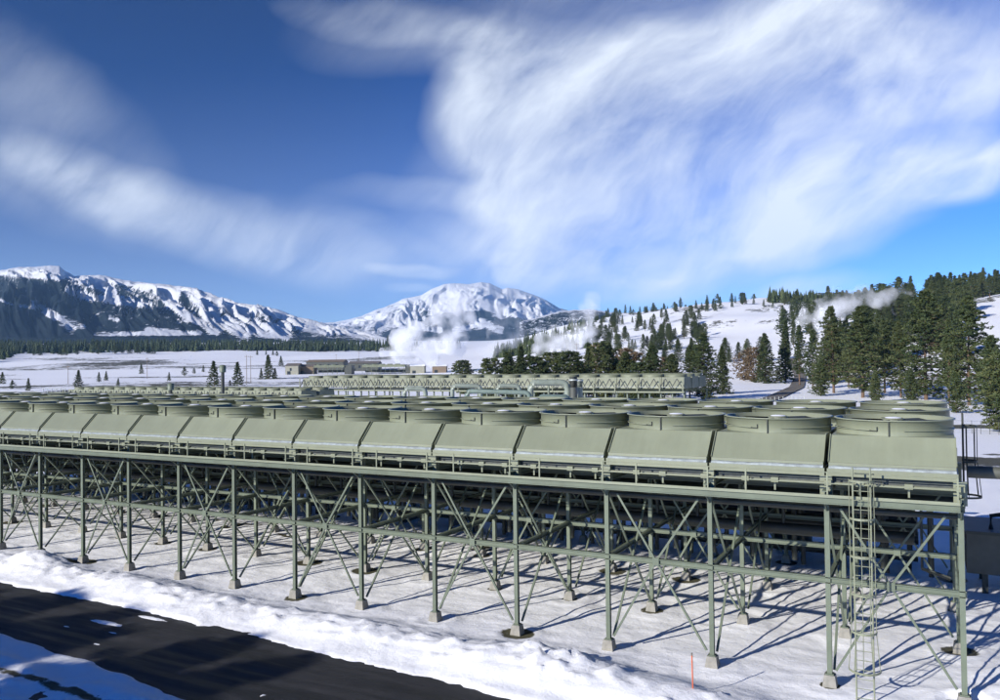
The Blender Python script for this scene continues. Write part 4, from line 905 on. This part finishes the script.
mountain('snowy_mountain', SM, 340, 5200, 9000, 20, 110, mount_mat('snow_peak', (.02, .034, .04), (.06, .07, .08), .0036), snow_mid, seed=2, jag=.3)
def snow_far(px, py, T, n1, n2, rp): return .20 + .5 * (1 - sstep(0, 3, py - rp)) * (px < 640) + .25 * (n1 - .6)
mountain('far_hills', [(520, 322), (560, 311), (590, 309), (610, 312), (660, 314), (720, 312), (760, 306), (785, 300), (800, 296), (820, 293), (845, 292), (870, 297), (950, 296), (1100, 290), (1500, 280)], 345, 2700, 3900, 10, 60, mount_mat('forest_hill', (.018, .03, .026), (.035, .04, .036), .008), snow_far, step=2, nt_=50, seed=3)

# ------------------------------------------------------------------ steam
def steam_mat(name, dens, scale, thr=.42, z0=0, z1=50, col=(.985, .99, 1)):
    m = bpy.data.materials.new(name); m.use_nodes = True; nt = m.node_tree; nt.nodes.clear(); out = N(nt, 'ShaderNodeOutputMaterial'); v = N(nt, 'ShaderNodeVolumePrincipled')
    n = noise(nt, scale, 4, .6); r = ramp(nt, n.outputs[0], [(thr, (0, 0, 0)), (thr + .2, (1, 1, 1))]); mu = N(nt, 'ShaderNodeMath', operation='MULTIPLY'); mu.inputs[1].default_value = dens; tcz = N(nt, 'ShaderNodeTexCoord'); sz = N(nt, 'ShaderNodeSeparateXYZ'); nt.links.new(tcz.outputs['Object'], sz.inputs[0]); mr = N(nt, 'ShaderNodeMapRange'); nt.links.new(sz.outputs[2], mr.inputs[0]); mr.inputs[1].default_value = z0 + (z1 - z0) * .35; mr.inputs[2].default_value = z1; mr.inputs[3].default_value = 1; mr.inputs[4].default_value = .04; m2 = N(nt, 'ShaderNodeMath', operation='MULTIPLY'); nt.links.new(r.outputs[0], m2.inputs[0]); nt.links.new(mr.outputs[0], m2.inputs[1]); nt.links.new(m2.outputs[0], mu.inputs[0])
    nt.links.new(mu.outputs[0], v.inputs['Density']); v.inputs['Color'].default_value = (*col, 1); v.inputs['Anisotropy'].default_value = -0.15; nt.links.new(v.outputs[0], out.inputs['Volume']); return m
def plume(blobs, Y, dens, label, scale=.045, thr=.40):
    """blobs: (px, py, radius in px, depth offset) of a rising cloud, built as one swollen hull"""
    cx, cy = xy(sum(b[0] for b in blobs) / len(blobs), Y); bm = bmesh.new(); k = Y / F
    for px, py, r, dd in blobs:
        x, y = xy(px, Y + dd); mt = Matrix.Translation((x - cx, y - cy, zat(px, py, Y + dd))) @ Matrix.Diagonal((1, 1, 1, 1)); bmesh.ops.create_icosphere(bm, subdivisions=3, radius=r * k, matrix=mt)
    me = bpy.data.meshes.new('tmp'); bm.to_mesh(me); bm.free(); o = bpy.data.objects.new('tmp', me); COL.objects.link(o)
    rm = o.modifiers.new('r', 'REMESH'); rm.mode = 'VOXEL'; rm.voxel_size = 2.2 * k
    dg = bpy.context.evaluated_depsgraph_get(); me2 = bpy.data.meshes.new_from_object(o.evaluated_get(dg)); bpy.data.objects.remove(o)
    n = len(me2.vertices); co = np.zeros(n * 3, np.float32); me2.vertices.foreach_get('co', co); co = co.reshape(-1, 3); no = np.zeros(n * 3, np.float32); me2.vertices.foreach_get('normal', no); no = no.reshape(-1, 3)
    s = k * 7; d = (fbm(co[:, 0] / s + co[:, 2] / s * .7, co[:, 1] / s - co[:, 2] / s * .8, 4, 501) - .5) * k * 13; co = co + no * d[:, None]; me2.vertices.foreach_set('co', co.ravel()); me2.update()
    o = bpy.data.objects.new('steam_plume', me2); COL.objects.link(o); o.location = (cx, cy, 0); me2.materials.clear(); me2.materials.append(steam_mat('steam', dens, scale, thr, float(co[:, 2].min()), float(co[:, 2].max()))); tag(o, label, 'steam plume'); return o
plume([(396, 354, 9, 0), (410, 350, 12, 0), (428, 348, 14, 5), (446, 344, 12, 0), (402, 340, 12, 6), (418, 333, 13, 0), (438, 330, 15, 0), (453, 325, 15, 4), (444, 314, 15, 0), (458, 305, 16, 0), (467, 316, 11, 0), (447, 298, 13, 3), (470, 300, 9, 0), (410, 358, 8, 0), (432, 358, 8, 0), (385, 352, 6, 0), (463, 334, 10, 0), (462, 290, 8, 0), (458, 348, 8, 4)], 520, .24, 'large white steam plume billowing in front of the central snowy peak')
plume([(484, 350, 8, 0), (496, 344, 11, 0), (508, 338, 11, 0), (498, 332, 12, 4), (513, 326, 11, 0), (490, 356, 6, 0), (506, 314, 9, 0), (522, 335, 8, 0)], 560, .075, 'thin bluish steam drifting right of the large plume', thr=.42)
plume([(540, 350, 8, 0), (552, 345, 10, 0), (565, 340, 12, 0), (575, 332, 14, 0), (582, 321, 14, 4), (588, 310, 13, 0), (594, 334, 9, 0), (558, 333, 10, 6), (545, 340, 8, 0), (592, 298, 9, 0), (572, 350, 8, 0)], 470, .22, 'slanting white steam plume at the foot of the pine hillside')
plume([(632, 347, 6, 0), (635, 340, 7, 0), (631, 334, 6, 0)], 345, .03, 'small wisp of steam above the russet trees')
plume([(748, 366, 5, 0), (751, 360, 6, 0), (748, 352, 7, 0), (752, 344, 7, 0), (756, 336, 8, 0), (759, 326, 8, 0)], 335, .06, 'narrow rising steam wisp beside the conical pine', thr=.40)
plume([(804, 322, 7, 0), (812, 315, 11, 0), (824, 311, 13, 0), (838, 305, 14, 0), (851, 300, 13, 0), (864, 295, 12, 3), (880, 300, 10, 0), (895, 294, 9, 0), (838, 294, 10, 0), (912, 288, 9, 0), (820, 324, 8, 0), (900, 306, 9, 0)], 410, .30, 'white steam drifting up through the right hand pines', scale=.06, thr=.45)

# ------------------------------------------------------------------ haze
hz = MB().box(-14000, 9000, -600, 13000, -500, 1500); m = bpy.data.materials.new('haze'); m.use_nodes = True; nt = m.node_tree; nt.nodes.clear(); out = N(nt, 'ShaderNodeOutputMaterial'); v = N(nt, 'ShaderNodeVolumePrincipled')
v.inputs['Color'].default_value = (.36, .64, 1, 1); v.inputs['Density'].default_value = 3.4e-5; v.inputs['Anisotropy'].default_value = 0.0; nt.links.new(v.outputs[0], out.inputs['Volume'])
HAZE = True
if HAZE:
    ho = hz.build('haze', m, kind='stuff'); tag(ho, 'thin blue air over the valley and far mountains', 'haze', None, 'stuff')

# ------------------------------------------------------------------ sky, sun

sd = bpy.data.lights.new('sun', 'SUN'); sd.energy = 4.5; sd.angle = math.radians(.55); sd.color = (1, .95, .87); so = bpy.data.objects.new('sun', sd); COL.objects.link(so); so.rotation_euler = SUNV.to_track_quat('Z', 'Y').to_euler()
wd = bpy.data.worlds.new('World'); S.world = wd; wd.use_nodes = True; nt = wd.node_tree; bg = nt.nodes['Background']
sk = N(nt, 'ShaderNodeTexSky', sky_type='NISHITA'); sk.sun_disc = False; sk.sun_elevation = .3735; sk.sun_rotation = math.radians(204.6); sk.altitude = 2300; sk.air_density = 1.0; sk.dust_density = .3; sk.ozone_density = 2.0
def math_n(op, a, b=None, c=None):
    n = N(nt, 'ShaderNodeMath', operation=op)
    for i, q in enumerate((a, b, c)):
        if q is None: continue
        if isinstance(q, (int, float)): n.inputs[i].default_value = q
        else: nt.links.new(q, n.inputs[i])
    return n.outputs[0]
def dot(v, vec):
    n = N(nt, 'ShaderNodeVectorMath', operation='DOT_PRODUCT'); nt.links.new(v, n.inputs[0]); n.inputs[1].default_value = vec; return n.outputs['Value']
tc = N(nt, 'ShaderNodeTexCoord'); D = tc.outputs['Generated']
# bearing frame of the cloud field (fixed in the world)
fy = math_n('MAXIMUM', dot(D, (FH[0], FH[1], 0)), .02); cu = math_n('DIVIDE', dot(D, (RH[0], RH[1], 0)), fy); cvv = math_n('DIVIDE', dot(D, (0, 0, 1)), fy)
cmb = N(nt, 'ShaderNodeCombineXYZ'); nt.links.new(cu, cmb.inputs[0]); nt.links.new(cvv, cmb.inputs[1]); C2 = cmb.outputs[0]
wn = N(nt, 'ShaderNodeTexNoise'); wn.inputs['Scale'].default_value = 3.2; wn.inputs['Detail'].default_value = 3; wn.inputs['Roughness'].default_value = .5; nt.links.new(C2, wn.inputs['Vector'])
wv = N(nt, 'ShaderNodeVectorMath', operation='MULTIPLY_ADD'); nt.links.new(wn.outputs['Color'], wv.inputs[0]); wv.inputs[1].default_value = (.16, .12, 0); wv.inputs[2].default_value = (-.08, -.06, 0)
wa = N(nt, 'ShaderNodeVectorMath', operation='ADD'); nt.links.new(C2, wa.inputs[0]); nt.links.new(wv.outputs[0], wa.inputs[1]); CW = wa.outputs[0]
def blob(px, py, lx, ly, ang, wgt, hard=0):
    """soft elongated patch; px, py its centre as seen, lx, ly half lengths, ang its tilt (deg, up to the right)"""
    mp = N(nt, 'ShaderNodeMapping', vector_type='TEXTURE'); mp.inputs['Location'].default_value = ((px - 500) / F, (363.5 - py) / F, 0); mp.inputs['Rotation'].default_value = (0, 0, math.radians(ang)); mp.inputs['Scale'].default_value = (lx / F, ly / F, 1); nt.links.new(CW, mp.inputs[0])
    g = N(nt, 'ShaderNodeTexGradient', gradient_type='SPHERICAL'); nt.links.new(mp.outputs[0], g.inputs[0])
    s = math_n('SMOOTH_MIN', math_n('MULTIPLY', g.outputs['Fac'], 2.0), 1.0, .4); return math_n('MULTIPLY', s, wgt)
BL = [(60, 180, 230, 52, -14, .34), (210, 215, 270, 42, -18, .46), (330, 240, 130, 42, -14, .32), (60, 120, 190, 70, -35, .26), (20, 60, 120, 60, -40, .12), (400, 232, 90, 30, -5, .12),
      (720, 150, 340, 155, 12, 1.0), (560, 120, 150, 110, -30, .8), (640, 215, 240, 75, 10, .75), (480, 110, 60, 75, -55, .65), (500, 190, 30, 60, -75, .45), (860, 60, 330, 90, 5, .62), (640, 20, 380, 70, 3, .5), (880, 190, 200, 50, 14, .6), (970, 180, 90, 25, 30, .5), (840, 245, 110, 22, 10, .3), (600, 280, 130, 38, 5, .55), (820, 290, 90, 22, 5, .45), (520, 262, 60, 14, -12, .35), (412, 268, 40, 9, 3, .4), (412, 286, 22, 6, 5, .35), (497, 272, 20, 10, -20, .5), (440, 190, 130, 18, 3, .25), (400, 20, 160, 30, -6, .35), (900, 120, 60, 60, 0, -.1)]
acc = None
for b_ in BL:
    o_ = blob(*b_); acc = o_ if acc is None else math_n('ADD', acc, o_)
def streak(scale, rot, sx, sy, det=12, rough=.66, src=CW):
    mp = N(nt, 'ShaderNodeMapping', vector_type='TEXTURE'); mp.inputs['Rotation'].default_value = (0, 0, math.radians(rot)); mp.inputs['Scale'].default_value = (sx, sy, 1); nt.links.new(src, mp.inputs[0])
    n = N(nt, 'ShaderNodeTexNoise'); n.inputs['Scale'].default_value = scale; n.inputs['Detail'].default_value = det; n.inputs['Roughness'].default_value = rough; n.inputs['Distortion'].default_value = .12; nt.links.new(mp.outputs[0], n.inputs['Vector']); return n.outputs[0]
s1 = streak(3.2, 34, 1.7, .7, 8, .55); s2_ = streak(6.0, 20, 1.5, .8, 10, .6); s3 = streak(20, 50, 2.2, .6, 9, .66)
tex = math_n('ADD', math_n('ADD', math_n('MULTIPLY', s1, 1.1), math_n('MULTIPLY', s2_, .35)), math_n('MULTIPLY', s3, .2))      # mean about .83
den = math_n('MULTIPLY', math_n('MINIMUM', acc, 1.25), math_n('MAXIMUM', math_n('MULTIPLY_ADD', tex, 3.5, -1.95), 0.0))
haze_lo = math_n('MULTIPLY', math_n('POWER', math_n('SUBTRACT', 1, math_n('MINIMUM', math_n('MAXIMUM', cvv, 0.0), 1.0)), 6.0), .85)
den = math_n('ADD', den, haze_lo)
cl = N(nt, 'ShaderNodeValToRGB'); nt.links.new(math_n('MULTIPLY', den, .58), cl.inputs[0]); e = cl.color_ramp.elements; e[0].position = .03; e[0].color = (0, 0, 0, 1); e[1].position = 1.0; e[1].color = (.9, .9, .9, 1); cl.color_ramp.elements.new(.45).color = (.34, .34, .34, 1)
hs = N(nt, 'ShaderNodeHueSaturation'); hs.inputs['Saturation'].default_value = 1.7; hs.inputs['Value'].default_value = 1.0; nt.links.new(sk.outputs[0], hs.inputs['Color'])
mx = N(nt, 'ShaderNodeMix', data_type='RGBA'); nt.links.new(cl.outputs[0], mx.inputs[0]); tn = N(nt, 'ShaderNodeMix', data_type='RGBA', blend_type='MULTIPLY'); tn.inputs[0].default_value = 1; nt.links.new(hs.outputs[0], tn.inputs[6]); tn.inputs[7].default_value = (.29, .62, 1.18, 1); 
el_ = N(nt, 'ShaderNodeMapRange'); nt.links.new(dot(D, (0, 0, 1)), el_.inputs[0]); el_.inputs[1].default_value = .0; el_.inputs[2].default_value = .5; el_.inputs[3].default_value = 1.25; el_.inputs[4].default_value = .72
sdv = dot(D, tuple(SUNV)); pol = math_n('MULTIPLY_ADD', math_n('MULTIPLY', sdv, sdv), 1.15, .38); pe = math_n('MULTIPLY', pol, el_.outputs[0])   # Rayleigh polarisation: darkest a right angle from the sun
dk = N(nt, 'ShaderNodeVectorMath', operation='SCALE'); nt.links.new(tn.outputs[2], dk.inputs[0]); nt.links.new(pe, dk.inputs['Scale']); nt.links.new(dk.outputs[0], mx.inputs[6]); mx.inputs[7].default_value = (7.0, 7.5, 8.1, 1)
nt.links.new(mx.outputs[2], bg.inputs[0]); bg.inputs[1].default_value = .105

S.view_settings.view_transform = 'Standard'; S.view_settings.look = 'None'; S.view_settings.exposure = 0.42; S.view_settings.gamma = 1; S.view_settings.use_curve_mapping = False
S.render.engine = 'CYCLES'; c = S.cycles
c.use_denoising = True
try: c.denoiser = 'OPENIMAGEDENOISE'
except Exception: pass
c.use_adaptive_sampling = True; c.adaptive_threshold = .02; c.max_bounces = 12; c.diffuse_bounces = 3; c.volume_bounces = 10; c.transparent_max_bounces = 8
c.volume_step_rate = 2.0; c.volume_max_steps = 128; c.sample_clamp_indirect = 8
